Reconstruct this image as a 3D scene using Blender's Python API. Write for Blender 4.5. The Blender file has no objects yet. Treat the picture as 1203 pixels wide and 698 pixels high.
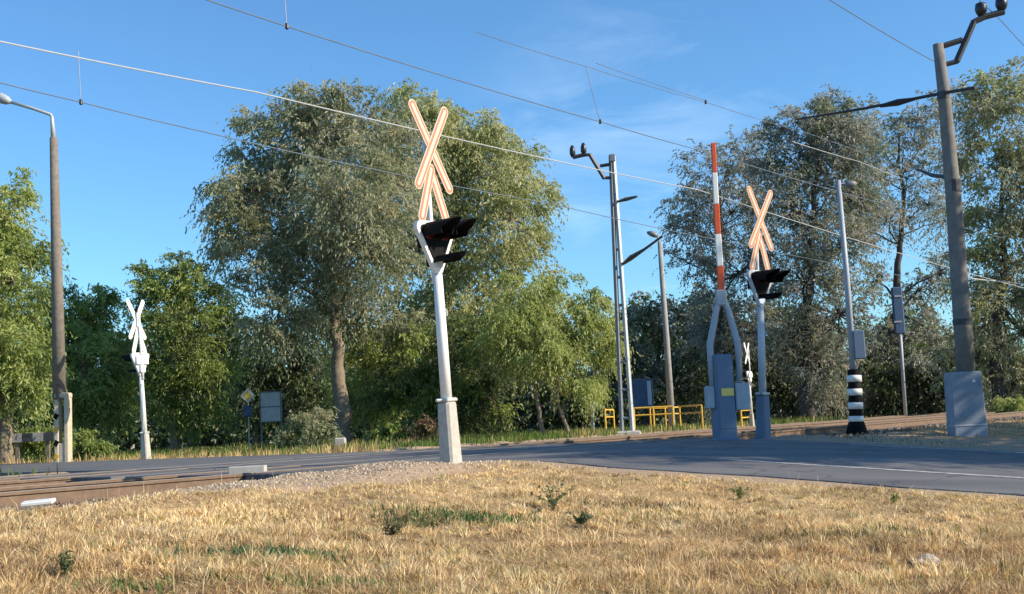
import bpy, math, random
import numpy as np
from mathutils import Vector, Matrix

random.seed(7)
rng = np.random.default_rng(11)
R = math.radians
scene = bpy.context.scene
C = scene.collection

# ------------------------------------------------------------------ camera
FPX, W0, H0 = 1400.0, 1203.0, 698.0
PITCH, ROLL = R(6.03), R(2.8)
CAMZ = 0.5
cp, sp = math.cos(PITCH), math.sin(PITCH)
Fv = Vector((0, cp, sp)); R0 = Vector((1, 0, 0)); U0 = Vector((0, -sp, cp))
Rv = R0 * math.cos(ROLL) - U0 * math.sin(ROLL)
Uv = U0 * math.cos(ROLL) + R0 * math.sin(ROLL)
CAM = Vector((0, 0, CAMZ))
cam = bpy.data.cameras.new('camera'); camo = bpy.data.objects.new('camera', cam); C.objects.link(camo)
cam.sensor_width = 36; cam.lens = 36 * FPX / W0; cam.clip_end = 5000; cam.clip_start = 0.05
m = Matrix((Rv, Uv, -Fv)).transposed().to_4x4(); m.translation = CAM
camo.matrix_world = m
scene.camera = camo

# ------------------------------------------------------------------ world, sun
SUN_EL = R(29)
SDIR = Vector((0.97, -0.25, 0)).normalized()      # horizontal direction towards the sun
w = bpy.data.worlds.new('World'); scene.world = w; w.use_nodes = True
nt = w.node_tree; nt.nodes.clear()
wo = nt.nodes.new('ShaderNodeOutputWorld'); bg = nt.nodes.new('ShaderNodeBackground')
sky = nt.nodes.new('ShaderNodeTexSky'); sky.sky_type = 'NISHITA'; sky.sun_disc = False
sky.sun_elevation = SUN_EL
sky.sun_rotation = math.atan2(SDIR.x, SDIR.y)
sky.altitude = 100; sky.air_density = 1.0; sky.dust_density = 0.35; sky.ozone_density = 2.5
hs = nt.nodes.new('ShaderNodeHueSaturation'); hs.inputs['Saturation'].default_value = 1.0
tn = nt.nodes.new('ShaderNodeMix'); tn.data_type = 'RGBA'; tn.blend_type = 'MULTIPLY'; tn.inputs[0].default_value = 1; tn.inputs[7].default_value = (0.55, 0.86, 1.06, 1)
nt.links.new(sky.outputs[0], tn.inputs[6]); nt.links.new(tn.outputs[2], hs.inputs['Color'])
tc = nt.nodes.new('ShaderNodeTexCoord')
mp = nt.nodes.new('ShaderNodeMapping'); mp.inputs['Scale'].default_value = (3.2, 3.2, 11); mp.inputs['Location'].default_value = (0.4, 0, 0.9); mp.inputs['Rotation'].default_value = (0.1, 0.35, 0)
no = nt.nodes.new('ShaderNodeTexNoise'); no.inputs['Scale'].default_value = 1.6; no.inputs['Detail'].default_value = 7; no.inputs['Roughness'].default_value = 0.62
no.inputs['Distortion'].default_value = 0.6
nt.links.new(tc.outputs['Generated'], mp.inputs[0]); nt.links.new(mp.outputs[0], no.inputs[0])
rp = nt.nodes.new('ShaderNodeMapRange'); rp.inputs[1].default_value = 0.47; rp.inputs[2].default_value = 0.85; rp.inputs[4].default_value = 0.38
nt.links.new(no.outputs[0], rp.inputs[0])
# the wisps lie low over the right half of the horizon
dp = nt.nodes.new('ShaderNodeVectorMath'); dp.operation = 'DOT_PRODUCT'
dp.inputs[1].default_value = Vector((0.13, 1, 0.19)).normalized()
nt.links.new(tc.outputs['Generated'], dp.inputs[0])
r2 = nt.nodes.new('ShaderNodeMapRange'); r2.inputs[1].default_value = 0.980; r2.inputs[2].default_value = 1.0
r2.interpolation_type = 'SMOOTHSTEP'
nt.links.new(dp.outputs['Value'], r2.inputs[0])
mu = nt.nodes.new('ShaderNodeMath'); mu.operation = 'MULTIPLY'
nt.links.new(rp.outputs[0], mu.inputs[0]); nt.links.new(r2.outputs[0], mu.inputs[1])
mx = nt.nodes.new('ShaderNodeMix'); mx.data_type = 'RGBA'
nt.links.new(mu.outputs[0], mx.inputs[0]); nt.links.new(hs.outputs[0], mx.inputs[6]); mx.inputs[7].default_value = (5.6, 7.0, 8.2, 1)
nt.links.new(mx.outputs[2], bg.inputs[0]); bg.inputs[1].default_value = 0.126
nt.links.new(bg.outputs[0], wo.inputs[0])
sl = bpy.data.lights.new('sun', 'SUN'); sl.energy = 5.0; sl.angle = R(0.5); sl.color = (1.0, 0.86, 0.66)
so = bpy.data.objects.new('sun', sl); C.objects.link(so)
sv = Vector((SDIR.x * math.cos(SUN_EL), SDIR.y * math.cos(SUN_EL), math.sin(SUN_EL)))
so.rotation_euler = sv.to_track_quat('Z', 'Y').to_euler(); so.location = (30, 0, 30)
scene.view_settings.view_transform = 'Standard'; scene.view_settings.look = 'None'
scene.view_settings.gamma = 1; scene.view_settings.use_curve_mapping = False
scene.view_settings.exposure = 0.62
scene.render.engine = 'CYCLES'
scene.cycles.max_bounces = 6; scene.cycles.transmission_bounces = 4; scene.cycles.transparent_max_bounces = 4

# ------------------------------------------------------------------ geometry helpers
def ray(px, py):
    return Fv * FPX + Rv * (px - W0 / 2) - Uv * (py - H0 / 2)
def P(px, py, Y):
    r = ray(px, py); return CAM + r * (Y / r.y)

U2 = np.array([0.615, 0.788]); N2 = np.array([-0.788, 0.615]); ORG = np.array([-0.8, 15.5])   # track direction, across the track, origin at the near signal
def sn(x, y):
    dx, dy = x - ORG[0], y - ORG[1]
    return dx * U2[0] + dy * U2[1], dx * N2[0] + dy * N2[1]
def xy(s, n):
    return ORG[0] + s * U2[0] + n * N2[0], ORG[1] + s * U2[1] + n * N2[1]
def ramp(n):
    t = np.maximum(0, -np.asarray(n, float) - 0.3)
    return -0.075 * np.minimum(t, 13)
def sstep(a, b, x):
    t = np.clip((x - a) / (b - a), 0, 1); return t * t * (3 - 2 * t)
S_A, S_B = 1.0, 8.0            # road edges along the track
TR = (3.5, 7.7)                # track centre lines
def vnoise(x, y, sc, seed=0):
    x = np.asarray(x) * sc; y = np.asarray(y) * sc
    def h(i, j):
        v = np.sin(i * 127.1 + j * 311.7 + seed * 74.7) * 43758.5453
        return v - np.floor(v)
    i, j = np.floor(x), np.floor(y); fx, fy = x - i, y - j
    fx = fx * fx * (3 - 2 * fx); fy = fy * fy * (3 - 2 * fy)
    return (h(i, j) * (1 - fx) + h(i + 1, j) * fx) * (1 - fy) + (h(i, j + 1) * (1 - fx) + h(i + 1, j + 1) * fx) * fy
def terrain(x, y):
    x = np.asarray(x, float); y = np.asarray(y, float)
    s, n = sn(x, y)
    z = ramp(n) - 0.014 - 0.026 * sstep(30, 45, np.hypot(x, y))
    near = 1 - sstep(25, 40, np.hypot(x, y - 10))
    offroad = 1 - sstep(S_A - 1.5, S_A - 0.3, s) * (1 - sstep(S_B + .5, S_B + 1.6, s))
    z = z + (vnoise(x, y, 0.45, 1) - 0.5) * 0.16 * near * offroad * (1 - sstep(-0.5, .3, n)) + ((vnoise(x, y, 1.9, 2) - 0.5) * 0.085 + (vnoise(x, y, 5.1, 12) - 0.5) * 0.03 - 0.05 * np.exp(-((n + .95 + .25 * np.sin(s)) / .16) ** 2) * sstep(-7, -5, s) * (1 - sstep(-.6, 0, s))) * near * offroad
    z = z + 0.07 * np.exp(-((s + 1.2) / 1.6) ** 2 - ((n + 0.1) / 0.8) ** 2)           # the little mound by the near signal
    bed = sstep(0.3, 1.2, n) * (1 - sstep(10.0, 11.0, n))
    z = z - 0.33 * bed * offroad - 0.1 * bed * (1 - offroad)
    z = z - 0.085 * (1 - sstep(-5.5, -2.8, s)) * sstep(-3.5, -.6, n) * (1 - bed)
    z = z - 0.06 * sstep(11, 13, n)
    z = z - 0.16 * sstep(S_B + 0.6, S_B + 4, s) * (1 - sstep(2, 8, n)) * (1 - bed)
    return z
def T(x, y): return float(terrain(x, y))

def raw_mesh(name, verts, quads=None, tris=None, tint=None):
    me = bpy.data.meshes.new(name)
    verts = np.asarray(verts, np.float32)
    me.vertices.add(len(verts)); me.vertices.foreach_set('co', verts.ravel())
    loops, tot = [], []
    if quads is not None and len(quads): loops.append(np.asarray(quads, np.int32).ravel()); tot.append(np.full(len(quads), 4))
    if tris is not None and len(tris): loops.append(np.asarray(tris, np.int32).ravel()); tot.append(np.full(len(tris), 3))
    loops = np.concatenate(loops); tot = np.concatenate(tot)
    me.loops.add(len(loops)); me.loops.foreach_set('vertex_index', loops)
    me.polygons.add(len(tot)); me.polygons.foreach_set('loop_start', np.concatenate([[0], np.cumsum(tot)[:-1]]).astype(np.int32))
    me.polygons.foreach_set('loop_total', tot.astype(np.int32))
    if tint is not None:
        a = me.color_attributes.new('tint', 'FLOAT_COLOR', 'POINT')
        t = np.ones((len(verts), 4), np.float32); t[:, :3] = tint; a.data.foreach_set('color', t.ravel())
    me.update(calc_edges=True)
    return me
def link(name, me, mat, parent=None, smooth=False):
    o = bpy.data.objects.new(name, me); C.objects.link(o)
    if mat is not None: me.materials.append(mat)
    if parent is not None: o.parent = parent
    me.polygons.foreach_set('use_smooth', np.full(len(me.polygons), bool(smooth)))
    return o
def tag(o, label=None, cat=None, group=None, kind=None):
    if label: o['label'] = label
    if cat: o['category'] = cat
    if group: o['group'] = group
    if kind: o['kind'] = kind
    return o
def empty(name, loc, label, cat, group=None):
    o = bpy.data.objects.new(name, None); C.objects.link(o); o.location = loc; o.empty_display_size = 0.2
    return tag(o, label, cat, group)

class MB:
    def __init__(s): s.v = []; s.q = []; s.t = []
    def add(s, vs, fs):
        b = len(s.v); s.v += [tuple(v) for v in vs]
        for f in fs: (s.q if len(f) == 4 else s.t).append(tuple(i + b for i in f))
        return s
    def box(s, c, d, M=None, bev=0.0, top=1.0):
        # chamfered box, optionally tapering to the top
        x, y, z = d[0] / 2, d[1] / 2, d[2] / 2
        b = min(bev, x * .9, y * .9, z * .9) if bev else 0
        if not b:
            vs = [(sx * x * (top if sz > 0 else 1), sy * y * (top if sz > 0 else 1), sz * z) for sz in (-1, 1) for sx, sy in ((-1, -1), (1, -1), (1, 1), (-1, 1))]
            rings = 2; k = 4
        else:
            vs = []
            for zz, ins, sc in ((-z, b, 1), (-z + b, 0, 1), (z - b, 0, top), (z, b, top)):
                X, Y = x * sc, y * sc
                a = b
                for px, py in ((-X + a, -Y + ins), (X - a, -Y + ins), (X - ins, -Y + a), (X - ins, Y - a), (X - a, Y - ins), (-X + a, Y - ins), (-X + ins, Y - a), (-X + ins, -Y + a)):
                    vs.append((px, py, zz))
            rings = 4; k = 8
        fs = []
        for r in range(rings - 1):
            for i in range(k):
                j = (i + 1) % k; fs.append((r * k + i, r * k + j, (r + 1) * k + j, (r + 1) * k + i))
        if k == 4: fs += [(3, 2, 1, 0), (4, 5, 6, 7)]
        else:
            o = 24
            fs += [(3, 2, 1, 0), (7, 4, 3, 0), (7, 6, 5, 4), (o, o + 1, o + 2, o + 3), (o, o + 3, o + 4, o + 7), (o + 4, o + 5, o + 6, o + 7)]
        out = []
        for v in vs:
            p = Vector(v)
            if M is not None: p = M @ p
            out.append(p + Vector(c))
        return s.add(out, fs)
    def tube(s, pts, rad, k=10, cap=True):
        pts = [Vector(p) for p in pts]
        if not hasattr(rad, '__len__'): rad = [rad] * len(pts)
        base = len(s.v); ref = None
        for i, p in enumerate(pts):
            d = (pts[min(i + 1, len(pts) - 1)] - pts[max(i - 1, 0)]).normalized()
            if ref is None: ref = d.cross(Vector((0, 0, 1)) if abs(d.z) < 0.9 else Vector((1, 0, 0))).normalized()
            else:
                ref = ref - d * ref.dot(d); ref.normalize()
            b = d.cross(ref)
            for a in range(k):
                t = 2 * math.pi * a / k
                s.v.append(tuple(p + (ref * math.cos(t) + b * math.sin(t)) * rad[i]))
        for i in range(len(pts) - 1):
            for a in range(k):
                c = (a + 1) % k
                s.q.append((base + i * k + a, base + i * k + c, base + (i + 1) * k + c, base + (i + 1) * k + a))
        if cap:
            for e, i in ((0, 0), (1, len(pts) - 1)):
                s.v.append(tuple(pts[i])); ci = len(s.v) - 1
                for a in range(k):
                    c = (a + 1) % k
                    s.t.append((ci, base + i * k + (c if e == 0 else a), base + i * k + (a if e == 0 else c)))
        return s
    def prism(s, poly, y0, y1, M=None):
        # polygon in local XZ extruded from y0 (front) to y1 (back)
        n = len(poly); vs = [Vector((x, y0, z)) for x, z in poly] + [Vector((x, y1, z)) for x, z in poly]
        cx = sum(p[0] for p in poly) / n; cz = sum(p[1] for p in poly) / n
        vs += [Vector((cx, y0, cz)), Vector((cx, y1, cz))]
        if M is not None: vs = [M @ v for v in vs]
        fs = []
        for i in range(n):
            j = (i + 1) % n
            fs += [(i, j, n + j, n + i), (2 * n, j, i), (2 * n + 1, n + i, n + j)]
        return s.add(vs, fs)
    def build(s, name, mat, parent=None, smooth=False):
        me = raw_mesh(name, s.v, s.q, s.t)
        return link(name, me, mat, parent, smooth)

# ------------------------------------------------------------------ materials
def mat(name, col, rough=0.7, metal=0.0, var=0.25, scale=6.0, bump=0.0, col2=None, detail=6, spec=0.4):
    M = bpy.data.materials.new(name); M.use_nodes = True; t = M.node_tree; b = t.nodes['Principled BSDF']
    b.inputs['Roughness'].default_value = rough; b.inputs['Metallic'].default_value = metal
    b.inputs['Specular IOR Level'].default_value = spec
    tc = t.nodes.new('ShaderNodeTexCoord'); n = t.nodes.new('ShaderNodeTexNoise')
    n.inputs['Scale'].default_value = scale; n.inputs['Detail'].default_value = detail; n.inputs['Roughness'].default_value = 0.65
    t.links.new(tc.outputs['Object'], n.inputs[0])
    r = t.nodes.new('ShaderNodeValToRGB'); r.color_ramp.elements[0].position = 0.32; r.color_ramp.elements[1].position = 0.68
    if col2 is None: col2 = tuple(c * (1 - var) for c in col)
    r.color_ramp.elements[0].color = (*col2, 1); r.color_ramp.elements[1].color = (*col, 1)
    t.links.new(n.outputs[0], r.inputs[0]); t.links.new(r.outputs[0], b.inputs['Base Color'])
    if bump:
        bp = t.nodes.new('ShaderNodeBump'); bp.inputs['Strength'].default_value = bump; bp.inputs['Distance'].default_value = 0.02
        t.links.new(n.outputs[0], bp.inputs['Height']); t.links.new(bp.outputs[0], b.inputs['Normal'])
    return M
def tintmat(name, rough=0.7, trans=0.0, spec=0.25, sat=1.0):
    M = bpy.data.materials.new(name); M.use_nodes = True; t = M.node_tree; b = t.nodes['Principled BSDF']; out = t.nodes['Material Output']
    b.inputs['Roughness'].default_value = rough; b.inputs['Specular IOR Level'].default_value = spec
    a = t.nodes.new('ShaderNodeAttribute'); a.attribute_name = 'tint'
    t.links.new(a.outputs['Color'], b.inputs['Base Color'])
    if trans:
        tr = t.nodes.new('ShaderNodeBsdfTranslucent'); mxs = t.nodes.new('ShaderNodeMixShader'); mxs.inputs[0].default_value = trans
        g = t.nodes.new('ShaderNodeHueSaturation'); g.inputs['Value'].default_value = 1.35; g.inputs['Saturation'].default_value = 1.1
        t.links.new(a.outputs['Color'], g.inputs['Color']); t.links.new(g.outputs[0], tr.inputs[0])
        t.links.new(b.outputs[0], mxs.inputs[1]); t.links.new(tr.outputs[0], mxs.inputs[2]); t.links.new(mxs.outputs[0], out.inputs[0])
    return M
LEAF = tintmat('leaves', 0.45, 0.42, 0.4)
BLADE = tintmat('grass_blades', 0.8, 0.25, 0.1)
TINT = tintmat('stones', 0.9, 0.0, 0.2)
M_white = mat('white_paint', (0.78, 0.78, 0.76), 0.45, 0, 0.1, 9)
M_cream = mat('reflective_cream', (0.64, 0.54, 0.43), 0.4, 0, 0.08, 9)
M_red = mat('faded_red', (0.50, 0.18, 0.095), 0.5, 0, 0.15, 9)
M_orange = mat('signal_red', (0.66, 0.10, 0.03), 0.45, 0, 0.2, 7)
M_black = mat('black_paint', (0.006, 0.006, 0.007), 0.7, 0, 0.2, 8, spec=0.12)
M_galv = mat('galvanised_steel', (0.50, 0.52, 0.52), 0.45, 0.25, 0.2, 12)
M_dsteel = mat('dark_steel', (0.06, 0.065, 0.075), 0.5, 0.3, 0.3, 10)
M_msteel = mat('weathered_steel', (0.20, 0.22, 0.25), 0.55, 0.2, 0.3, 10)
M_conc = mat('concrete', (0.46, 0.44, 0.40), 0.9, 0, 0.25, 10, 0.3)
M_mastpole = mat('mast_concrete', (0.22, 0.21, 0.20), 0.9, 0, 0.35, 4, 0.3)
M_concpole = mat('concrete_pole', (0.33, 0.33, 0.32), 0.9, 0, 0.3, 5, 0.3)
M_wood = mat('weathered_wood', (0.22, 0.19, 0.16), 0.9, 0, 0.4, 7, 0.4)
M_yconc = mat('stained_pale_wood', (0.55, 0.47, 0.35), 0.85, 0, 0.25, 8, 0.3)
M_blueg = mat('grey_paint_shade_blue', (0.11, 0.17, 0.27), 0.5, 0, 0.15, 5)  # grey paint, with the blue cast of shade put into its colour
M_greyb = mat('pale_grey_paint', (0.36, 0.40, 0.46), 0.5, 0, 0.15, 5)
M_plinth = mat('plinth_blue_grey', (0.27, 0.32, 0.40), 0.85, 0, 0.3, 3, 0.3)
M_yellow = mat('yellow_paint', (0.75, 0.45, 0.06), 0.5, 0, 0.3, 6)
M_lightyel = mat('yellow_label', (0.8, 0.62, 0.15), 0.5, 0, 0.1, 20)
M_rust = mat('rusty_rail', (0.20, 0.135, 0.095), 0.85, 0.1, 0.35, 7, 0.3)
M_railtop = mat('worn_rail_head', (0.42, 0.38, 0.35), 0.4, 0.5, 0.15, 20)
M_wire = mat('wire', (0.16, 0.2, 0.26), 0.5, 0.2, 0.2, 3)
M_wirel = mat('pale_wire', (0.42, 0.44, 0.46), 0.6, 0.0, 0.1, 3)
M_bark = mat('bark', (0.26, 0.21, 0.16), 0.95, 0, 0.5, 6, 0.8)
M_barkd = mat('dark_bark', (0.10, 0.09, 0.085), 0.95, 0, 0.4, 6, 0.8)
M_lens = mat('lamp_glass', (0.55, 0.6, 0.65), 0.15, 0, 0.1, 30, spec=0.8)
M_rlens = mat('red_lamp_glass', (0.10, 0.012, 0.01), 0.15, 0, 0.1, 30, spec=0.8)
M_blue = mat('blue_board', (0.06, 0.12, 0.24), 0.5, 0, 0.3, 5)
M_board = mat('pale_board', (0.55, 0.60, 0.66), 0.6, 0, 0.2, 5)
M_sleeper = mat('sleeper', (0.23, 0.20, 0.17), 0.95, 0, 0.35, 5, 0.3)
M_lit = bpy.data.materials.new('lit_signal_lamp'); M_lit.use_nodes = True
M_lit.node_tree.nodes['Principled BSDF'].inputs['Emission Color'].default_value = (0.85, 0.93, 1, 1)
M_lit.node_tree.nodes['Principled BSDF'].inputs['Emission Strength'].default_value = 0.55

def asphalt():
    M = bpy.data.materials.new('asphalt'); M.use_nodes = True; t = M.node_tree; b = t.nodes['Principled BSDF']
    b.inputs['Roughness'].default_value = 0.75; b.inputs['Specular IOR Level'].default_value = 0.45
    tc = t.nodes.new('ShaderNodeTexCoord')
    n1 = t.nodes.new('ShaderNodeTexNoise'); n1.inputs['Scale'].default_value = 0.7; n1.inputs['Detail'].default_value = 6
    n2 = t.nodes.new('ShaderNodeTexNoise'); n2.inputs['Scale'].default_value = 60; n2.inputs['Detail'].default_value = 3
    mpn = t.nodes.new('ShaderNodeMapping'); mpn.inputs['Rotation'].default_value = (0, 0, R(38)); mpn.inputs['Scale'].default_value = (0.35, 1.6, 1)
    t.links.new(tc.outputs['Object'], mpn.inputs[0]); t.links.new(mpn.outputs[0], n1.inputs[0]); t.links.new(tc.outputs['Object'], n2.inputs[0])
    r = t.nodes.new('ShaderNodeValToRGB'); e = r.color_ramp.elements
    e[0].position = 0.33; e[0].color = (0.085, 0.085, 0.09, 1); e[1].position = 0.7; e[1].color = (0.15, 0.147, 0.145, 1)
    t.links.new(n1.outputs[0], r.inputs[0])
    mxx = t.nodes.new('ShaderNodeMix'); mxx.data_type = 'RGBA'; mxx.blend_type = 'MULTIPLY'; mxx.inputs[0].default_value = 0.6
    t.links.new(r.outputs[0], mxx.inputs[6]); t.links.new(n2.outputs[0], mxx.inputs[7]); 
    vo = t.nodes.new('ShaderNodeTexVoronoi'); vo.feature = 'DISTANCE_TO_EDGE'; vo.inputs['Scale'].default_value = 0.55
    nd = t.nodes.new('ShaderNodeTexNoise'); nd.inputs['Scale'].default_value = 1.6; nd.inputs['Detail'].default_value = 5
    vm = t.nodes.new('ShaderNodeVectorMath'); vm.operation = 'SCALE'; vm.inputs['Scale'].default_value = 1.2; va = t.nodes.new('ShaderNodeVectorMath'); va.operation = 'ADD'
    t.links.new(tc.outputs['Object'], nd.inputs[0]); t.links.new(nd.outputs['Color'], vm.inputs[0]); t.links.new(vm.outputs[0], va.inputs[0]); t.links.new(tc.outputs['Object'], va.inputs[1]); t.links.new(va.outputs[0], vo.inputs['Vector'])
    cr = t.nodes.new('ShaderNodeMapRange'); cr.inputs[1].default_value = 0.004; cr.inputs[2].default_value = 0.02; cr.inputs[3].default_value = 0.45; cr.inputs[4].default_value = 1.0
    t.links.new(vo.outputs['Distance'], cr.inputs[0])
    ck = t.nodes.new('ShaderNodeMix'); ck.data_type = 'RGBA'; ck.blend_type = 'MULTIPLY'; ck.inputs[0].default_value = 0.8
    t.links.new(mxx.outputs[2], ck.inputs[6]); t.links.new(cr.outputs[0], ck.inputs[7]); mxx = ck
    gm = t.nodes.new('ShaderNodeMix'); gm.data_type = 'RGBA'; gm.blend_type = 'MULTIPLY'; gm.inputs[0].default_value = 1
    t.links.new(mxx.outputs[2], gm.inputs[6]); gm.inputs[7].default_value = (1.5, 1.5, 1.5, 1)
    t.links.new(gm.outputs[2], b.inputs['Base Color'])
    bp = t.nodes.new('ShaderNodeBump'); bp.inputs['Strength'].default_value = 0.3; bp.inputs['Distance'].default_value = 0.01
    t.links.new(n2.outputs[0], bp.inputs['Height']); t.links.new(bp.outputs[0], b.inputs['Normal'])
    return M
M_asph = asphalt()

def ground_mat():
    M = bpy.data.materials.new('ground'); M.use_nodes = True; t = M.node_tree; b = t.nodes['Principled BSDF']
    b.inputs['Roughness'].default_value = 0.95; b.inputs['Specular IOR Level'].default_value = 0.1
    tc = t.nodes.new('ShaderNodeTexCoord'); a = t.nodes.new('ShaderNodeAttribute'); a.attribute_name = 'tint'
    sep = t.nodes.new('ShaderNodeSeparateColor'); t.links.new(a.outputs['Color'], sep.inputs[0])
    def noise(sc, d=8):
        n = t.nodes.new('ShaderNodeTexNoise'); n.inputs['Scale'].default_value = sc; n.inputs['Detail'].default_value = d; n.inputs['Roughness'].default_value = 0.7
        t.links.new(tc.outputs['Object'], n.inputs[0]); return n
    def rampn(n, p0, c0, p1, c1):
        r = t.nodes.new('ShaderNodeValToRGB'); e = r.color_ramp.elements
        e[0].position = p0; e[0].color = (*c0, 1); e[1].position = p1; e[1].color = (*c1, 1); t.links.new(n.outputs[0], r.inputs[0]); return r
    nb = noise(1.3); nf = noise(14)
    dry = rampn(nb, 0.35, (0.23, 0.155, 0.085), 0.6, (0.46, 0.32, 0.17))  # dark end deepened so gaps between blades read as shadow
    dirt = rampn(nf, 0.3, (0.22, 0.16, 0.11), 0.7, (0.50, 0.38, 0.27))
    green = rampn(noise(0.8), 0.35, (0.045, 0.075, 0.02), 0.65, (0.11, 0.14, 0.045))
    m1 = t.nodes.new('ShaderNodeMix'); m1.data_type = 'RGBA'; t.links.new(sep.outputs[0], m1.inputs[0]); t.links.new(dry.outputs[0], m1.inputs[6]); t.links.new(dirt.outputs[0], m1.inputs[7])
    m2 = t.nodes.new('ShaderNodeMix'); m2.data_type = 'RGBA'; t.links.new(sep.outputs[1], m2.inputs[0]); t.links.new(m1.outputs[2], m2.inputs[6]); t.links.new(green.outputs[0], m2.inputs[7])
    t.links.new(m2.outputs[2], b.inputs['Base Color'])
    bp = t.nodes.new('ShaderNodeBump'); bp.inputs['Strength'].default_value = 0.7; bp.inputs['Distance'].default_value = 0.03
    t.links.new(nf.outputs[0], bp.inputs['Height']); t.links.new(bp.outputs[0], b.inputs['Normal'])
    return M
M_ground = ground_mat()

# ------------------------------------------------------------------ ground
def axis(lo, hi, a, b, fine):
    mid = np.arange(a, b, fine); out = [mid]
    l = a; st = fine; L = []
    while l > lo: st *= 1.25; l -= st; L.append(l)
    r = b; st = fine; Rr = [b]
    while r < hi: st *= 1.25; r += st; Rr.append(r)
    return np.concatenate([np.array(L[::-1]), mid, np.array(Rr)])
gx = axis(-900, 900, -13, 15, 0.14); gy = axis(-60, 1800, 3, 34, 0.14)
X, Y = np.meshgrid(gx, gy); Z = terrain(X, Y)
s_, n_ = sn(X, Y)
def masks(X, Y):
    s_, n_ = sn(X, Y)
    edge = (vnoise(X, Y, 0.9, 5) - 0.5) * 1.2 + (vnoise(X, Y, 3.1, 6) - 0.5) * 0.5
    dirt = sstep(-0.55, 0.1, n_ + 0.25 * edge) * (1 - sstep(13.5, 15, n_ + edge)) 
    d2 = np.exp(-((s_ + 2.0) / 3.2) ** 2 - ((n_ + 0.1 + .2 * edge) / 0.75) ** 2)             # bare patch by the near signal
    shoulder = sstep(S_A - .75, S_A - .25, s_ + .35 * edge) * (1 - sstep(S_B + 5, S_B + 7, s_ + edge))
    dirt = np.clip(np.maximum(np.maximum(dirt, np.minimum(1, d2 * 1.5)), shoulder), 0, 1)
    green = sstep(14.2, 15.8, n_ + edge) * (1 - np.exp(-((s_ - 9.0) / 1.2) ** 2) * 0.9) * (1 - 0.8 * sstep(14, 20, s_) * (1 - sstep(16, 20, n_)))
    return dirt * (1 - green), green
dm, gm_ = masks(X, Y)
ny, nx = X.shape
idx = np.arange(nx * ny).reshape(ny, nx)
quads = np.stack([idx[:-1, :-1], idx[:-1, 1:], idx[1:, 1:], idx[1:, :-1]], -1).reshape(-1, 4)
me = raw_mesh('ground', np.stack([X, Y, Z], -1).reshape(-1, 3), quads, tint=np.stack([dm, gm_, np.zeros_like(dm)], -1).reshape(-1, 3))
tag(link('ground', me, M_ground, smooth=True), kind='structure')

# the road: ribbon along n, from beyond the right edge of the view over the crossing to the left distance
def ribbon(name, mt, s0, s1, ns, lift, wob=0.0, thick=0.0, kind='structure'):
    vs = []; q = []
    for i, n in enumerate(ns):
        ws = wob * (vnoise(n, 0, 1.1, 9) - 0.5) + 0.3 * wob * (vnoise(n, 3, 4.3, 8) - 0.5)
        we = wob * (vnoise(n, 7, 1.1, 19) - 0.5)
        for k in range(9):
            s = (s0 + ws) + (s1 + we - s0 - ws) * k / 8
            x, y = xy(s, n); vs.append((x, y, float(ramp(n)) + lift - (0.0)))
    for i in range(len(ns) - 1):
        for k in range(8):
            a = i * 9 + k; q.append((a, a + 1, a + 10, a + 9))
    if thick:
        b = len(vs)
        for i in range(len(ns)):
            for k, off in ((0, -.1), (8, .1)):
                v = vs[i * 9 + k]; vs.append((v[0] + U2[0] * off, v[1] + U2[1] * off, v[2] - thick))
        for i in range(len(ns) - 1):
            q.append((i * 9, (i + 1) * 9, b + 2 * (i + 1), b + 2 * i)); q.append((i * 9 + 8, b + 2 * i + 1, b + 2 * i + 3, (i + 1) * 9 + 8))
    me = raw_mesh(name, vs, q)
    return tag(link(name, me, mt), kind=kind)
ribbon('road', M_asph, S_A, S_B, np.concatenate([np.arange(-26, 12, 0.25), np.arange(12, 120, 2.)]), 0.0, 0.22, 0.14)
M_line = mat('worn_paint_and_sunlit_edge', (0.62, 0.62, 0.60), 0.75, 0, 0.45, 9, col2=(.2, .2, .2))
ribbon('marking_and_sunlit_edge', M_line, 3.0, 3.13, np.arange(-24, -1.8, 0.3), 0.005)
ribbon('marking_and_sunlit_edge', M_line, 7.6, 7.72, np.arange(-24, -1.8, 0.3), 0.005)  # pale strip standing in for the sunlit far road edge
x0, y0 = xy(1.3, -1.7)

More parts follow.
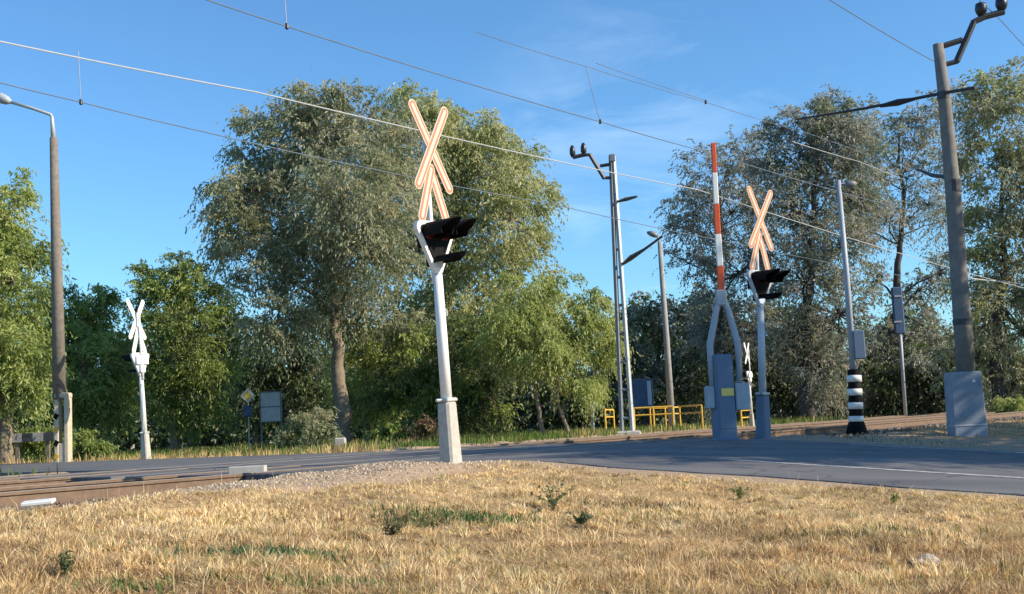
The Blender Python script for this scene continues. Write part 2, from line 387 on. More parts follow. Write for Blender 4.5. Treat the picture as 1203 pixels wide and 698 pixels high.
# ------------------------------------------------------------------ tracks
def track(nc, label):
    root = empty('railway_track', (*xy(0, nc), 0), label, 'railway track', 'railway tracks over the road crossing')
    ang = math.atan2(U2[1], U2[0]); root.rotation_euler = (0, 0, ang)
    L0, L1 = -18, 150
    for off in (-0.75, 0.75):
        a = MB()
        # foot, web and head as one closed profile swept along the track
        prof = [(-.07, -.17), (.07, -.17), (.07, -.155), (.012, -.13), (.012, -.045), (.036, -.035), (.036, 0), (-.036, 0), (-.036, -.035), (-.012, -.045), (-.012, -.13), (-.07, -.155)]
        seg = [(L0, -1.3), (10.3, L1)] if True else []
        for l0, l1 in ((L0, L1),):
            n = len(prof)
            vs = [(l0, off + p[0], p[1]) for p in prof] + [(l1, off + p[0], p[1]) for p in prof]
            a.add(vs, [(i, (i + 1) % n, n + (i + 1) % n, n + i) for i in range(n)])
        r = a.build('rail', M_rust, root)
        h = MB(); h.box(((L0 + L1) / 2, off, 0.003), (L1 - L0, 0.05, 0.004)); h.build('rail_head', M_railtop, r)
    sl = MB()
    for k in range(int((L1 - L0) / 0.65)):
        x = L0 + k * 0.65
        if -1.2 < x < 10.2: continue
        if x > 70: break
        sl.box((x, 0, -0.235), (0.25, 2.5, 0.13), bev=0.02)
    o = sl.build('sleepers', M_sleeper, root); o['kind'] = 'stuff'
    pn = MB()
    for k in range(6):                     # crossing panels between and beside the rails
        x = -1.3 + 11.6 / 6 * (k + .5)
        pn.box((x, 0, -0.06), (11.6 / 6 - .02, 1.30, 0.10), bev=.01)
        for sd in (-1, 1): pn.box((x, sd * 1.38, -0.06), (11.6 / 6 - .02, 1.08, 0.10), bev=.01)
    pn.build('crossing_panels', M_asph, root)
track(TR[0], 'near railway track with a rusty brown rail running out of the left edge')
track(TR[1], 'far railway track lying between the near track and the lamp posts')
# ballast bed as stones
def rocks(name, pts, size, cols, label=None, cat=None):
    N = len(pts)
    base = np.array([[1, 0, 0], [-1, 0, 0], [0, 1, 0], [0, -1, 0], [0, 0, 1], [0, 0, -1]], float)
    f = np.array([[0, 2, 4], [2, 1, 4], [1, 3, 4], [3, 0, 4], [2, 0, 5], [1, 2, 5], [3, 1, 5], [0, 3, 5]])
    v = base[None] * rng.uniform(.55, 1.2, (N, 6, 1)) + rng.uniform(-.25, .25, (N, 6, 3))
    q = rng.normal(size=(N, 4)); q /= np.linalg.norm(q, axis=1)[:, None]
    ww, xx, yy, zz = q.T
    Rm = np.stack([1 - 2 * (yy ** 2 + zz ** 2), 2 * (xx * yy - zz * ww), 2 * (xx * zz + yy * ww), 2 * (xx * yy + zz * ww), 1 - 2 * (xx ** 2 + zz ** 2), 2 * (yy * zz - xx * ww), 2 * (xx * zz - yy * ww), 2 * (yy * zz + xx * ww), 1 - 2 * (xx ** 2 + yy ** 2)], -1).reshape(N, 3, 3)
    sz = rng.uniform(size[0], size[1], (N, 1, 1))
    v = np.einsum('nij,nkj->nki', Rm, v) * sz + pts[:, None, :]
    tr = (f[None] + np.arange(N)[:, None, None] * 6).reshape(-1, 3)
    cols = np.array(cols); c = cols[rng.integers(0, len(cols), N)] * rng.uniform(.75, 1.15, (N, 1))
    me = raw_mesh(name, v.reshape(-1, 3), tris=tr, tint=np.repeat(c, 6, 0))
    return tag(link(name, me, TINT), label, cat, None, 'stuff')
def bedpts(N, s0, s1, n0, n1):
    s = rng.uniform(s0, s1, N); n = rng.uniform(n0, n1, N)
    z = -0.19 - 0.10 * (1 - sstep(.6, 1.4, n)) - 0.12 * sstep(9.6, 10.6, n) + rng.uniform(-.03, .01, N)
    x, y = xy(s, n); return np.stack([x, y, z], -1)
bp_ = np.concatenate([bedpts(19000, -14, -1.35, 0.4, 3.2), bedpts(16000, -18, -1.35, 3.2, 10.4), bedpts(16000, 10.3, 45, 0.9, 10.4)])
rocks('track_ballast', bp_, (0.022, 0.05), [(0.22, 0.17, 0.13), (0.17, 0.12, 0.09), (0.30, 0.25, 0.2), (0.12, 0.095, 0.08), (0.22, 0.145, 0.095)], 'brown crushed stone ballast around the railway tracks', 'ballast')
# fine gravel on the bare patch by the near signal
N = 5200; s = rng.normal(-1.9, 1.9, N); n = rng.normal(0.25, 0.42, N); k = (s < 1.0) & (n < 1.05); s, n = s[k], n[k]
x, y = xy(s, n); rocks('gravel', np.stack([x, y, terrain(x, y)], -1), (0.006, 0.022), [(0.42, 0.34, 0.26), (0.32, 0.25, 0.18), (0.5, 0.43, 0.35)], 'loose pale gravel on the bare ground beside the near crossing signal', 'gravel')
# stones at the ends of the far verge on the right
N = 1500; s = rng.uniform(12, 26, N); n = rng.uniform(-1.5, 1.2, N); x, y = xy(s, n)
rocks('gravel', np.stack([x, y, terrain(x, y)], -1), (0.012, 0.04), [(0.42, 0.30, 0.2), (0.34, 0.25, 0.17)], 'sunlit brown gravel along the right side of the crossing', 'gravel')

# concrete edge block at the end of the crossing
def edge_block():
    x, y = xy(-1.5, 1.6)
    b = MB(); b.box((0, 0, 0), (0.5, 0.25, 0.18), Matrix.Rotation(math.atan2(N2[1], N2[0]) * 0 + R(3), 3, 'Z'), 0.008)
    o = b.build('concrete_kerb', M_conc); o.location = (*tuple(P(291, 546, 16.9).xy), -0.01)
    tag(o, 'short pale concrete kerb block where the near rail enters the crossing', 'kerb')
edge_block()

# ------------------------------------------------------------------ signals
def stadium(L, wd, k=10):
    pts = []
    h = L / 2 - wd / 2
    for i in range(k + 1):
        t = math.pi * i / k; pts.append((wd / 2 * math.cos(t), h + wd / 2 * math.sin(t)))
    for i in range(k + 1):
        t = math.pi + math.pi * i / k; pts.append((wd / 2 * math.cos(t), -h + wd / 2 * math.sin(t)))
    return pts
def rot2(pts, a, cx, cz):
    c, s = math.cos(a), math.sin(a); return [(cx + x * c - z * s, cz + x * s + z * c) for x, z in pts]
def round_tri(wt, zt, zb, r, k=6):
    # inverted triangle with rounded corners: top corners (+-wt/2, zt), bottom (0, zb)
    cs = [Vector((-wt / 2, zt)), Vector((0, zb)), Vector((wt / 2, zt))]; out = []
    for i in range(3):
        p, a, b = cs[i], cs[i - 1], cs[(i + 1) % 3]
        da = (a - p).normalized(); db = (b - p).normalized(); ang = math.acos(da.dot(db)); d = r / math.tan(ang / 2)
        p0 = p + da * d; p1 = p + db * d; c = p + (da + db).normalized() * (r / math.sin(ang / 2))
        v0 = p0 - c; v1 = p1 - c; a0 = math.atan2(v0.y, v0.x); a1 = math.atan2(v1.y, v1.x)
        while a1 - a0 > math.pi: a1 -= 2 * math.pi
        while a1 - a0 < -math.pi: a1 += 2 * math.pi
        for j in range(k + 1):
            t = a0 + (a1 - a0) * j / k; out.append((c.x + r * math.cos(t), c.y + r * math.sin(t)))
    return out
def align(root, base, topdir, yaw, scale=1.0):
    z = Vector(topdir).normalized(); y = Vector((0, 1, 0)); x = y.cross(z).normalized(); y = z.cross(x)
    M3 = Matrix((x, y, z)).transposed()
    M4 = (M3 @ Matrix.Rotation(yaw, 3, 'Z')).to_4x4(); M4.translation = base
    root.matrix_world = M4 @ Matrix.Scale(scale, 4)

def crossing_sign(px, py_base, Y, top, yaw, label, post=M_white, basem=M_conc, front=M_cream, line=M_red, lit=False, scale=1.0, ladder=False, hgt=4.8, z=None, chev=True):
    b = P(px, py_base, Y); zz = T(b.x, b.y) - 0.02 if z is None else z
    base = Vector((b.x, b.y, zz))
    root = empty('crossing_signal', base, label, 'crossing signal', 'railway crossing signals with crossed boards')
    tp = P(top[0], top[1], Y)
    align(root, base, tp - base, yaw, scale)
    m_ = MB()
    m_.box((0, 0, 0.42), (0.235, 0.235, 0.84), bev=0.03, top=0.84); m_.box((0, 0, 0.02), (0.29, 0.29, 0.06), bev=0.02)
    m_.build('post_base', basem, root)
    c = MB(); c.tube([(-.2, 0, 0.86), (.2, 0, 0.86)], 0.018, 6); c.box((0, 0, 0.86), (.2, .2, .05), bev=.01)
    c.build('collar', M_galv, root)
    p = MB(); p.tube([(0, 0, .86), (0, 0, 1.7), (0, 0, 2.5)], [.075, .07, .062], 14)
    p.tube([(0, 0.05, 2.4), (0, 0.06, 3.3), (0, 0.06, 4.45)], [.045, .035, .032], 10)
    p.build('post', post, root, True)
    d = MB(); d.tube([(.067, -.02, 2.05), (.075, -.05, 2.02), (.07, -.05, 1.95)], .012, 6); d.tube([(.13, .07, .95), (.1, .09, 1.6), (.05, .08, 2.3)], .011, 6)
    d.build('cable_conduit', M_galv, root)
    # signal head
    out = round_tri(0.86, 3.20, 2.40, 0.09)
    rim = MB(); rim.prism(out, -0.03, 0.03)
    # back box
    hd = rim.build('signal_board', post, root)
    inn = round_tri(0.70, 3.145, 2.51, 0.06); ib = MB(); ib.prism(inn, -0.036, -0.0305); ib.build('black_panel', M_black, hd)
    bk = MB(); bk.box((0, .07, 2.98), (.5, .09, .26), bev=.02); bk.box((0, .07, 2.72), (.2, .09, .22), bev=.02); bk.build('lamp_housing', M_black if front is M_cream else M_white, hd)
    for (lx, lz, r, L, lens) in ((-.15, 3.05, .105, .58, M_rlens), (.15, 3.05, .105, .58, M_rlens), (0, 2.645, .085, .50, M_lit if lit else M_lens)):
        ln = MB(); ln.tube([(lx, -.037, lz), (lx, -.052, lz)], [r * .92, r * .8], 18); lo = ln.build('signal_lamp', lens, root, False)
        hv = MB(); k = 14; vs = []; fs = []
        for i in range(k + 1):                       # open-bottomed visor with wall thickness
            e_ = .15 if lx else -.45; e_ = .6 if lx else -.05; t = -e_ + (math.pi + 2 * e_) * i / k
            for rr in (r * 1.08, r * 1.2):
                for yy in (-.036, -L * (0.6 + 0.4 * max(0, math.sin(t)))):
                    vs.append((lx + rr * math.cos(t), yy, lz + rr * math.sin(t)))
        for i in range(k):
            a = i * 4; b2 = a + 4
            fs += [(a, a + 1, b2 + 1, b2), (a + 2, b2 + 2, b2 + 3, a + 3), (a + 1, a + 3, b2 + 3, b2 + 1)]
        fs += [(0, 2, 3, 1), (k * 4, k * 4 + 1, k * 4 + 3, k * 4 + 2)]
        hv.add(vs, fs); hv.build('visor', M_black, lo)
    # crossed boards; the lower pair marks more than one track
    A = R(30.5); L = 1.37; wd = 0.148
    specs = [('cross_board', A, 0, 4.20, L, 0), ('cross_board', -A, 0, 4.20, L, 1)]
    if chev: specs += [('chevron_board', R(20), .125, 3.58, .84, 0), ('chevron_board', -R(20), -.125, 3.58, .84, 1)]
    for nm, a, cx, cz, ln_, k in specs:
        y0 = -0.03 - 0.014 * k + (0.035 if nm == 'chevron_board' else 0)
        q = MB(); q.prism(rot2(stadium(ln_, wd), a, cx, cz), y0 - .012, y0); o = q.build(nm, front, root)
        q = MB(); q.prism(rot2(stadium(ln_ - .03, wd - .03), a, cx, cz), y0 - .0145, y0 - .0122)
        t1 = q.build('red_outline', line, o)
        q = MB(); q.prism(rot2(stadium(ln_ - .098, wd - .098), a, cx, cz), y0 - .017, y0 - .0147)
        q.build('board_centre', front, o)
    return root
crossing_sign(530, 545, 15.5, (502, 150), R(52), 'nearest white crossing signal, full height on a pale block in the dry grass', z=-0.02)
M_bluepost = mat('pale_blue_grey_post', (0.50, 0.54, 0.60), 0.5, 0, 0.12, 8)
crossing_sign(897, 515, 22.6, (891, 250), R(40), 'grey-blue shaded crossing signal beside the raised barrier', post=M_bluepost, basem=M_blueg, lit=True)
crossing_sign(172, 535, 35.0, (160, 350), R(246), 'white crossing signal seen from behind across the road on the left', front=M_white, line=M_white)
crossing_sign(884, 505, 45, (878, 410), R(238), 'small distant white crossing signal between barrier cabinet and grey-blue signal', front=M_white, line=M_white, scale=0.68, chev=False)

# ------------------------------------------------------------------ barrier
def barrier():
    Yb = 22.2
    b = P(852, 515, Yb); base = Vector((b.x, b.y, T(b.x, b.y) - 0.02))
    root = empty('level_crossing_barrier', base, 'raised red and white barrier arm on a grey drive cabinet with blue shade in its colour', 'barrier')
    L = lambda px, py, dy=0: P(px, py, Yb + dy) - base
    c = MB(); c.box((0, 0, .82), (.37, .36, 1.6), Matrix.Rotation(R(12), 3, 'Z'), .025); c.box((0, 0, .04), (.46, .44, .08), bev=.02)
    cab = c.build('drive_cabinet', M_blueg, root)
    d = MB(); d.box((0, -.185, .9), (.30, .012, 1.3), None, .004); o = d.build('cabinet_door', M_blueg, cab); o.rotation_euler = (0, 0, R(12))
    d = MB(); d.box((.03, -.196, .92), (.24, .008, .14), None, .003); o2 = d.build('yellow_label', M_lightyel, cab); o2.rotation_euler = (0, 0, R(12))
    # swing frame: two bent arms meeting at the boom foot
    j = L(846, 352)
    for nm, pts in (('swing_arm', [L(837, 455, -.1), L(834, 405, -.1), L(842, 362), j]), ('swing_arm', [L(869, 450, -.1), L(867, 405, -.1), L(855, 362), j])):
        a = MB()
        a.tube(pts, [.055, .065, .06, .055], 8); a.build(nm, M_greyb, root, True)
    w1 = MB(); w1.box(L(834, 467), (.16, .3, .42), bev=.02); w1.build('counterweight', M_greyb, root)
    w1 = MB(); w1.box(L(871, 466), (.26, .32, .5), bev=.02); w1.build('counterweight', M_greyb, root)
    cl = MB(); cl.box(L(847, 350), (.2, .14, .3), bev=.02); cl.build('boom_clamp', M_greyb, root)
    ps = [(847.5, 345), (846, 313), (843.3, 275), (841.5, 240), (839.5, 203), (837.8, 168)]
    for i in range(5):
        a = L(*ps[i]); e = L(*ps[i + 1]); q = MB(); dirv = (e - a).normalized()
        h = (e - a).length; mid = (a + e) / 2
        z = dirv; x = Vector((0, 1, 0)).cross(z).normalized(); y = z.cross(x); M3 = Matrix((x, y, z)).transposed()
        q.box(mid, (.125 - .01 * i, .07, h), M3, .012); q.build('red_boom_section' if i % 2 == 0 else 'white_boom_section', M_orange if i % 2 == 0 else M_white, root)
barrier()

# ------------------------------------------------------------------ masts and wires
M_ins = mat('insulator', (0.03, 0.03, 0.035), 0.35, 0, 0.2, 10)
def right_mast():
    Ym = 27.0
    b = P(1136, 520, Ym); base = Vector((b.x, b.y, T(b.x, b.y) - .05))
    root = empty('overhead_line_mast', base, 'tall grey concrete overhead line mast on a wide blue-grey plinth at the right', 'mast', 'overhead line masts')
    L = lambda px, py, dy=0: P(px, py, Ym + dy) - base
    q = MB(); h = L(1134, 437).z
    q.box((L(1134, 480).x, 0, h / 2), (.74, .5, h), None, .02, 0.93); pl = q.build('plinth', M_plinth, root)
    q = MB(); q.box((L(1134, 480).x, 0, h * .2), (.755, .515, .035), None, .008); q.build('plinth_seam', M_greyb, pl)
    q = MB(); cx_ = L(1139, 448); q.tube([(cx_.x, -.24, cx_.z), (cx_.x, -.262, cx_.z)], .035, 10); q.build('bolt_cap', M_white, pl)
    q = MB(); q.tube([L(1135, 440), L(1130, 370), L(1120, 230), L(1109, 110), L(1102, 52)], [.205, .2, .175, .14, .12], 14); q.build('mast_pole', M_mastpole, root, True)
    q = MB()
    q.tube([L(1108, 54), L(1130, 47)], .07, 8); q.tube([L(1110, 76), L(1125, 72)], .06, 8)
    q.tube([L(1124, 72), L(1135, 47), L(1144, 26), L(1156, 20), L(1179, 14)], .075, 8)
    q.build('feeder_bracket', M_dsteel, root)
    for px, py in ((1153, 20), (1177, 14)):
        q = MB(); p0 = L(px, py); p1 = L(px - 1, py - 17)
        q.tube([p0, p0.lerp(p1, .15), p0.lerp(p1, .3), p0.lerp(p1, .5), p0.lerp(p1, .7), p0.lerp(p1, .9), p1], [.05, .09, .12, .14, .13, .12, .05], 10); q.build('insulator', M_ins, root, True)
    # cantilever reaching over the near track
    q = MB(); a = L(1105, 110); e = Vector((N2[0], N2[1], 0)) * 3.6
    q.tube([L(1146, 103, -.9), a, a + e * .5 + Vector((0, 0, .02)), a + e + Vector((0, 0, 0.1))], [.04, .04, .035, .02], 8)
    q.build('cantilever_tube', M_dsteel, root)
    q = MB(); q.tube([a + e * .17, a + e * .28, a + e * .4], [.04, .085, .04], 8); q.build('cantilever_insulator', M_ins, root)
    q = MB(); a2 = L(1112, 208); q.tube([a2, L(1095, 206, .7), L(1078, 199, 1.5)], [.05, .05, .03], 8); q.build('registration_arm', M_dsteel, root)
    q = MB(); q.tube([L(1133, 395), L(1131, 340), L(1133, 322)], .03, 6); q.build('cable_pipe', M_wirel, root)
    for p0, p1, rr in ((L(1120.5, 226), L(1119.5, 212), .183), (L(1109, 117), L(1108.4, 108), .148), (L(1130.8, 382), L(1130.2, 375), .21)):
        q = MB(); q.tube([p0, p1], rr, 14); q.build('pole_band', M_dsteel, root)
    return root
right_mast()

def lattice_mast():
    Ym = 39.0
    b = P(737, 511, Ym); base = Vector((b.x, b.y, T(b.x, b.y) - .05))
    root = empty('overhead_line_mast', base, 'slender steel ladder-like overhead line mast in the middle, left of the far lamp post', 'mast', 'overhead line masts')
    L = lambda px, py, dy=0: P(px, py, Ym + dy) - base
    l0, l1 = L(717.5, 184), L(731, 511); r0, r1 = L(720.5, 184), L(743.5, 511)
    q = MB(); q.tube([l1, l0], .075, 4); q.build('mast_leg', M_msteel, root)
    q = MB(); q.tube([r1, r0], .075, 4); q.build('mast_leg', M_galv, root)  # left leg darker, right leg paler: sun from the right put into colour
    for k in range(10):
        t = (k + .4) / 10; q = MB(); q.tube([l0.lerp(l1, t), r0.lerp(r1, t)], .05, 4); q.build('batten', M_msteel, root)
    q = MB(); q.box(L(719, 186), (.2, .2, .25), bev=.02); q.build('mast_cap', M_msteel, root)
    q = MB()
    q.tube([L(718, 193), L(705, 195)], .06, 6); q.tube([L(718, 209), L(709, 209)], .055, 6)
    q.tube([L(710, 210), L(693, 182), L(686, 182), L(673, 185)], .07, 6); q.build('feeder_bracket', M_dsteel, root)
    for px, py in ((673, 185), (686, 182)):
        q = MB(); p0 = L(px, py); p1 = L(px - 1, py - 14); q.tube([p0, p0.lerp(p1, .3), p0.lerp(p1, .7), p1], [.05, .1, .09, .04], 8); q.build('insulator', M_ins, root, True)
    q = MB(); q.tube([L(725, 237), L(736, 234, -.6), L(748, 231, -1.5)], [.04, .07, .035], 6); q.build('cantilever_tube', M_dsteel, root)
    q = MB(); q.tube([L(732, 310), L(741, 303, -.5), L(757, 293, -1.2), L(779, 277, -2.2)], [.05, .09, .045, .035], 6); q.build('cantilever_tube', M_dsteel, root)
    q = MB(); q.box((0.02, 0, .02), (.8, .7, .3), bev=.05); q.build('foundation', M_conc, root)
lattice_mast()

def wire_pts(n, pix):
    out = []
    for px, py in pix:
        r = ray(px, py)      # meet the vertical plane over the line n
        a = N2[0] * r.x + N2[1] * r.y
        k = (n - (N2[0] * (CAM.x - ORG[0]) + N2[1] * (CAM.y - ORG[1]))) / a
        out.append(CAM + r * k)
    return out
def wire(pts, rad, mt, label, group='overhead railway wires', clamps=(), drops=()):
    o = MB(); mid = [Vector(pts[0])]
    for i in range(len(pts) - 1):
        a, b = Vector(pts[i]), Vector(pts[i + 1]); sag = 0.004 * (b - a).length
        for k in range(1, 9):
            t = k / 8; p = a.lerp(b, t); p.z -= sag * 4 * t * (1 - t); mid.append(p)
    o.tube(mid, rad, 6, False)
    w_ = o.build('overhead_wire', mt); tag(w_, label, 'wire', group)
    for c in clamps:
        q = MB(); c = Vector(c); q.box(c, (.055, .055, .1), bev=.015); q.build('wire_clamp', M_ins, w_)
    for a, b in drops:
        q = MB(); q.tube([a, b], .007, 4, False); q.build('dropper', mt, w_)
    return w_
def clampat(n, px, py): return wire_pts(n, [(px, py)])[0]
a_ = wire_pts(3.5, [(-60, 36), (300, 108), (820, 223), (1230, 345)])
wire(a_, .0105, M_wirel, 'thick pale wire crossing the whole picture from the left edge behind the nearest signal')
c1, c2 = clampat(3.5, 337, 31), clampat(3.5, 705, 143)
wire([wire_pts(3.5, [(100, -50)])[0], c1, c2, wire_pts(3.5, [(832, 179)])[0], wire_pts(3.5, [(1060, 245)])[0], wire_pts(3.5, [(1180, 280)])[0]], .010, M_wire, 'dark wire running down to the barrier tip, with two small black clamps', clamps=[c1, c2],
     drops=[(c1, clampat(3.5, 332, -30)), (c2, clampat(3.5, 688, 78))])
c3 = clampat(3.5, 688, 78); c4 = clampat(3.5, 829, 120)
wire([wire_pts(3.5, [(560, 38)])[0], c3, c4, wire_pts(3.5, [(960, 160)])[0], wire_pts(3.5, [(1120, 215)])[0]], .007, M_wire, 'thin grey wire high above the steel ladder-like mast', clamps=[c4])
wire(wire_pts(3.9, [(700, 74), (829, 118)]), .007, M_wire, 'short thin grey wire just above the one with a black clamp')
c5 = clampat(7.7, 95, 120)
wire([wire_pts(7.7, [(-60, 82)])[0], c5, *wire_pts(7.7, [(240, 155), (430, 197), (650, 240), (860, 285), (1100, 330)])], .010, M_wire, 'lower dark wire passing through the large trees', clamps=[c5], drops=[(c5, clampat(7.7, 92, 60))])
wire(wire_pts(-1.9, [(930, -25), (975, 0), (1097, 72)]), .010, M_wire, 'dark wire slanting down to the top of the right mast')
wire(wire_pts(-2.6, [(1140, -10), (1172, 20), (1230, 82)]), .010, M_wire, 'dark wire leaving the feeder bracket at the upper right corner')
wire(wire_pts(-1.6, [(1134, 326), (1180, 331), (1240, 337)]), .014, M_wirel, 'pale cable leaving the right mast to the right edge at mid height')
wire(wire_pts(7.7, [(930, 166), (1010, 190), (1203, 262)]), .012, M_wirel, 'pale wire over the right trees above the thick pale wire')

# ------------------------------------------------------------------ lamp posts
def lamp_left():
    Yl = 36.0
    b = P(76, 540, Yl); base = Vector((b.x, b.y, T(b.x, b.y) - .05))
    root = empty('street_lamp', base, 'tall wooden-poled street lamp at the left edge with arm reaching left', 'street lamp', 'street lamps around the crossing')
    L = lambda px, py, dy=0: P(px, py, Yl + dy) - base
    q = MB(); q.tube([L(70, 470), L(67, 330), L(63, 162)], [.20, .17, .115], 10); q.build('lamp_pole', M_wood, root, True)
    q = MB(); q.tube([L(63, 165), L(61, 138), L(60, 136)], [.085, .05, .05], 10); q.tube([L(61.5, 140), L(60, 135), L(40, 128), L(9, 119)], .05, 8); q.build('lamp_arm', M_galv, root, True)
    q = MB(); c = L(1, 116)
    q.tube([L(13, 120), L(8, 118), L(0, 115), L(-9, 111)], [.06, .14, .17, .05], 12); q.build('lamp_head', M_greyb, root, True)
    # pale split foot
    q = MB(); f0 = L(73, 541); 
    for dx in (-.14, .16): q.box((f0.x + dx + .03, 0, 1.02), (.13, .34, 2.1), bev=.02)
    q.box((f0.x + .05, 0, 2.12), (.44, .36, .16), bev=.03); q.box((f0.x + .04, 0, .35), (.3, .3, .7), bev=.03)
    q.build('pole_foot', M_yconc, root)
    for k in range(4):
        q = MB(); q.box((f0.x - .11, -.175, .3 + .4 * k), (.135, .012, .16), Matrix.Rotation(R(30), 3, 'Y')); q.build('painted_stripe', M_yellow if k % 2 == 0 else M_black, root)
lamp_left()
def lamp_mid():
    Yl = 48.0
    b = P(790, 506, Yl); base = Vector((b.x, b.y, T(b.x, b.y) - .05))
    root = empty('street_lamp', base, 'distant slim grey street lamp right of the steel ladder-like mast', 'street lamp', 'street lamps around the crossing')
    L = lambda px, py, dy=0: P(px, py, Yl + dy) - base
    q = MB(); q.tube([L(790, 508), L(783, 400), L(775, 284)], [.15, .125, .09], 10); q.build('lamp_pole', M_concpole, root, True)
    q = MB(); q.tube([L(775, 287), L(774.5, 280), L(770, 277)], .04, 8); q.build('lamp_arm', M_galv, root)
    q = MB(); q.tube([L(773, 278), L(769, 276), L(764, 274), L(760, 273)], [.05, .12, .11, .04], 10); q.build('lamp_head', M_msteel, root, True)
lamp_mid()
def lamp_right():
    Yl = 30.0
    b = P(1007, 515, Yl); base = Vector((b.x, b.y, T(b.x, b.y) - .05))
    root = empty('street_lamp', base, 'grey lamp post standing in a black and white striped foot at the right', 'street lamp', 'street lamps around the crossing')
    L = lambda px, py, dy=0: P(px, py, Yl + dy) - base
    q = MB(); q.tube([L(1003, 440), L(995, 330), L(985, 212)], [.085, .075, .055], 10); q.build('lamp_pole', M_greyb, root, True)
    q = MB(); q.tube([L(986, 222), L(986, 216), L(993, 216)], .03, 8); q.build('lamp_arm', M_greyb, root)
    q = MB(); q.tube([L(992, 217), L(996, 217), L(1002, 216), L(1006, 215)], [.04, .09, .09, .03], 10); q.build('lamp_head', M_msteel, root, True)
    q = MB(); q.box(L(1008.5, 405), (.28, .2, .72), None, .02); q.build('switch_box', M_blueg, root)
    q = MB(); a = L(1007, 516); e = L(1003, 434)
    q.tube([a, a.lerp(e, .12), a.lerp(e, .28), a.lerp(e, .97), e], [.30, .26, .17, .155, .13], 14); ft = q.build('pole_foot', M_black, root, True)
    for t in (.28, .475, .67, .865):
        q = MB(); q.tube([a.lerp(e, t - .045), a.lerp(e, t + .05)], .185, 16); q.build('white_band', M_white, ft, True)
lamp_right()
def rail_signal():
    Yl = 58.0
    b = P(1063, 490, Yl); base = Vector((b.x, b.y, T(b.x, b.y) - .05))
    root = empty('railway_signal', base, 'distant thin railway signal post with blue head under the gap in the right trees', 'railway signal')
    L = lambda px, py, dy=0: P(px, py, Yl + dy) - base
    q = MB(); q.tube([L(1064, 490), L(1056, 370)], .09, 8); q.build('signal_post', M_greyb, root, True)
    q = MB(); q.box(L(1055, 365), (.5, .25, 2.3), None, .05); hd = q.build('signal_head', M_blue, root)
    for k, py in enumerate((348, 378)):
        q = MB(); q.box(L(1055, py, -.14), (.36, .03, .08)); q.build('clamp', M_greyb, hd)
rail_signal()

# ------------------------------------------------------------------ signs and boards
def board_sign(px, pyb, Y, pt, w_, h_, mt, label, name='information_board', legs=2, back=M_msteel, pyc=None, cat='board'):
    b = P(px, pyb, Y); base = Vector((b.x, b.y, T(b.x, b.y) - .05))
    root = empty(name, base, label, cat)
    c = P(pt[0], pt[1], Y) - base
    q = MB(); q.box(c, (w_, .06, h_), None, .01); pn = q.build('panel', mt, root)
    q = MB()
    for sx in (-1, 1): q.box(c + Vector((sx * (w_ / 2 + .02), 0, 0)), (.05, .09, h_ + .06), None, .01)
    for sz in (-1, 1): q.box(c + Vector((0, 0, sz * (h_ / 2 + .02))), (w_ - .03, .085, .05), None, .01)
    q.build('frame', back, root)
    xs = (-w_ / 2 - .02, w_ / 2 + .02) if legs == 2 else (0,)
    for x in xs:
        q = MB(); q.tube([(c.x + x, .07, 0), (c.x + x, .07, c.z + h_ / 2)], .04, 8); q.build('leg', back, root)
    return root, c
rt, c = board_sign(318, 512, 54, (318, 478), .88, 1.3, M_board, 'blank pale grey notice board on two legs in shade under the left trees', cat='notice board')
q = MB(); q.box(c + Vector((0, -.036, .0)), (.86, .01, .05)); q.build('panel_joint', M_msteel, rt)
rt, c = board_sign(755, 508, 60, (754, 462), 1.05, 1.35, M_blue, 'blue information board beyond the yellow railings', cat='information board')
q = MB(); q.box(c + Vector((.38, -.036, .0)), (.2, .01, 1.2)); q.build('pale_strip', M_board, rt)
def diamond():
    Yl = 54; b = P(291, 512, Yl); base = Vector((b.x, b.y, T(b.x, b.y) - .05))
    root = empty('road_sign', base, 'small diamond road sign above a blue plate left of the pale notice board', 'road sign')
    L = lambda px, py, dy=0: P(px, py, Yl + dy) - base
    t = L(291, 465); q = MB(); q.tube([(t.x, .05, 0), (t.x, .05, t.z + .3)], .035, 8); q.build('post', M_galv, root)
    q = MB(); q.prism([(t.x, t.z - .33), (t.x + .33, t.z), (t.x, t.z + .33), (t.x - .33, t.z)], -.02, 0); p = q.build('diamond_plate', M_white, root)
    q = MB(); q.prism([(t.x, t.z - .22), (t.x + .22, t.z), (t.x, t.z + .22), (t.x - .22, t.z)], -.026, -.021); q.build('yellow_centre', M_lightyel, p)
    c = L(291, 483); q = MB(); q.box(c, (.42, .03, .5), None, .01); q.build('blue_plate', M_blue, root)
diamond()
def round_back():
    Yl = 44; b = P(697, 513, Yl); base = Vector((b.x, b.y, T(b.x, b.y) - .05))
    root = empty('road_sign', base, 'low white round-headed sign on a thin post left of the yellow railings', 'road sign')
    t = P(696, 474, Yl) - base
    q = MB(); q.tube([(t.x + .0, .04, 0), (t.x, .04, t.z)], .035, 8); q.build('post', M_galv, root)
    q = MB(); k = 20; q.prism([(t.x + .13 * math.cos(2 * math.pi * i / k), t.z + .2 * math.sin(2 * math.pi * i / k)) for i in range(k)], -.02, .02); q.build('disc', M_white, root)
round_back()

